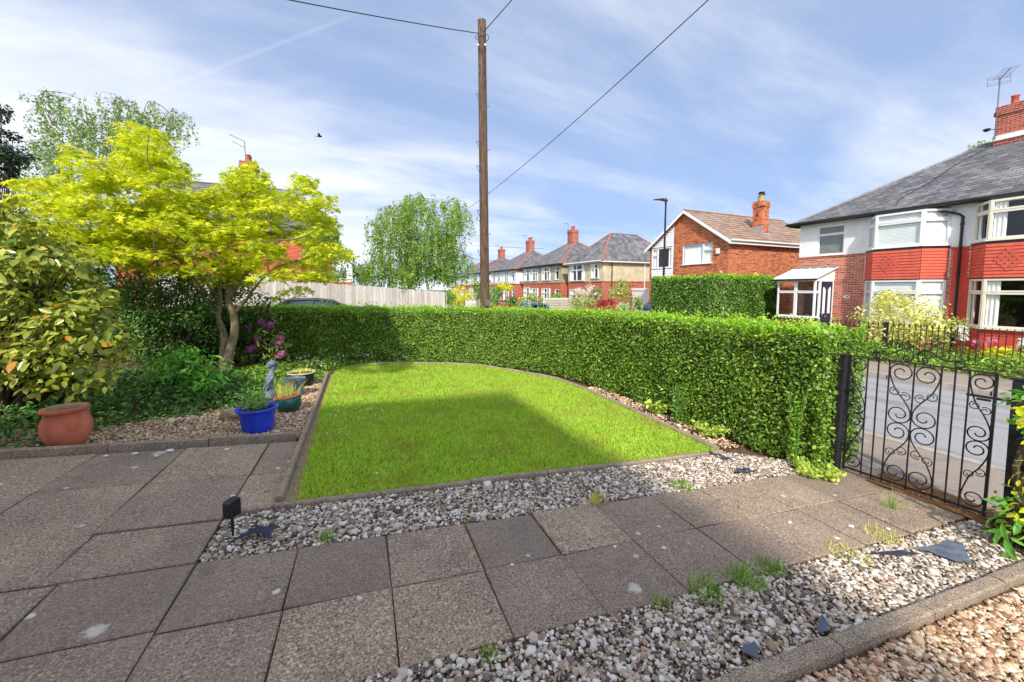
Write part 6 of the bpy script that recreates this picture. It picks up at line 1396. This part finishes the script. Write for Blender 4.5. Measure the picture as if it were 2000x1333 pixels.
# tall hedge shoots, wooden post, picket fence, low wall, white panels
M['picket'] = plain('grey_picket', lin(176,164,146), .85, .2, 9, .2); M['whitepicket'] = plain('white_panel_paint', lin(226,220,208), .6, .08, 6, 0)
pk = thing('picket_fence', 'low weathered picket fence in front of the red bush', 'fence', (15.95, 20.6, 0))
for i in range(34): MB().box(-.01, i*.13, .05, .01, i*.13+.085, .98+.03*random.random()).build('picket', M['picket'], pk)
for z in (.3,.8): MB().bar((.03,0,z), (.03,34*.13,z), .04, .06).build('rail', M['picket'], pk)
wp = thing('wooden_post', 'brown wooden post at the near end of the picket fence', 'post', (15.95, 20.3, 0)); MB().box(-.07,-.07,-.1,.07,.07,1.2).build('shaft', M['wood'], wp, bevel=.01); MB().box(-.085,-.085,1.201,.085,.085,1.24).build('cap', M['wood'], wp)
lw = thing('low_brick_wall', 'low brick garden wall left of the blue hatchback', 'wall', (15.95, 33.5, 0)); MB().box(-.11,0,-.1,.11,9,.85).build('brickwork', M['brick_far'], lw); MB().box(-.15,-.03,.851,.15,9.03,.92).build('coping', M['stonekerb'], lw); MB().box(-.2,-.4,-.1,.2,-.001,1.15).build('pier', M['brick_far'], lw)
pf = thing('panel_fence', 'pale wooden panel fence behind the pole foot', 'fence', (15.95, 44, 0))
for i in range(60): MB().box(-.01, i*.15, .05, .01, i*.15+.14, 1.25+.02*random.random()).build('board', M['picket'], pf)
for k, lab in enumerate(('left', 'right')):
    c = at(914+k*10, 600, 33); g = thing('trellis_panel', lab+' one of two white arched louvre panels left of the pole', 'panel', (c[0], c[1], float(zg(c[0]))), radians(-18)); m = MB(); w = .36
    m.bar((-w/2,0,0),(-w/2,0,1.35),.04,.04,(1,0,0)); m.bar((w/2,0,0),(w/2,0,1.35),.04,.04,(1,0,0)); m.tube([(-w/2+w*t, 0, 1.35+.22*sin(pi*t)) for t in np.linspace(0,1,9)], .022, 6); m.build('frame', M['whitepicket'], g)
    for j in range(11): MB().bar((-w/2,0,.12+j*.12),(w/2,0,.12+j*.12),.02,.07).build('louvre', M['whitepicket'], g)
fs = thing('grey_screen', 'grey wooden screen above the blue hatchback', 'fence', at(1065,600,29.5)*np.array([1,1,0]), radians(-24))
for j in range(6): MB().box(-.1,-.0,.5+j*.2,2.6,.03,.5+j*.2+.17).build('board', M['board'], fs)
for xx in (-.1, 2.6): MB().box(xx-.05,-.03,0,xx+.05,.06,1.75).build('post', M['board'], fs)
gs = thing('garden_gate_screen', 'white garage doors between the cream house and orange house', 'door', (22.6, 23.6, 0)); MB().box(0,0,0,.1,2.4,2.2).build('door_leaf', M['upvc'], gs); MB().box(-.05,-.1,2.201,.2,2.5,2.4).build('lintel', M['upvc'], gs)
# tree masses closing the far ends
bush('far_tree', 'distant green tree closing the street beyond the far houses', 'tree', 905, 556, 95, (28, 16), M['greenbush'], 1600, .45, lumps=18, seed=60)
bush('far_tree', 'dark rounded tree far behind the board fence at left', 'tree', 690, 540, 60, (30, 30), M['yew'], 1600, .3, lumps=18, seed=61)
bush('far_tree', 'tree top peeping over the ridge of the white and red pair', 'tree', 1908, 284, 32, (20, 8), M['greybush'], 120, .2, lumps=8, seed=62, ground=0)
# bird
bb = Vector(at(624, 267, 30)); bird = thing('bird', 'dark bird gliding in the sky left of the pole', 'bird', bb, radians(-15))
m = MB(); m.tube([(-.22,0,0),(-.12,0,.01),(0,0,.0),(.14,0,.02),(.20,0,.03)], [.012,.045,.06,.035,.01], 8)
for sg in (-1, 1):
    m.add([(.10,0,.02),(.08,sg*.22,.14),(.02,sg*.42,.08),(-.04,sg*.40,.07),(-.06,sg*.2,.11),(-.08,0,.02)], [(0,1,4,5),(1,2,3,4)])
m.add([(-.2,0,0),(-.34,.06,.0),(-.34,-.06,0)], [(0,1,2)]); m.build('body', M['trim'], bird, smooth=True)
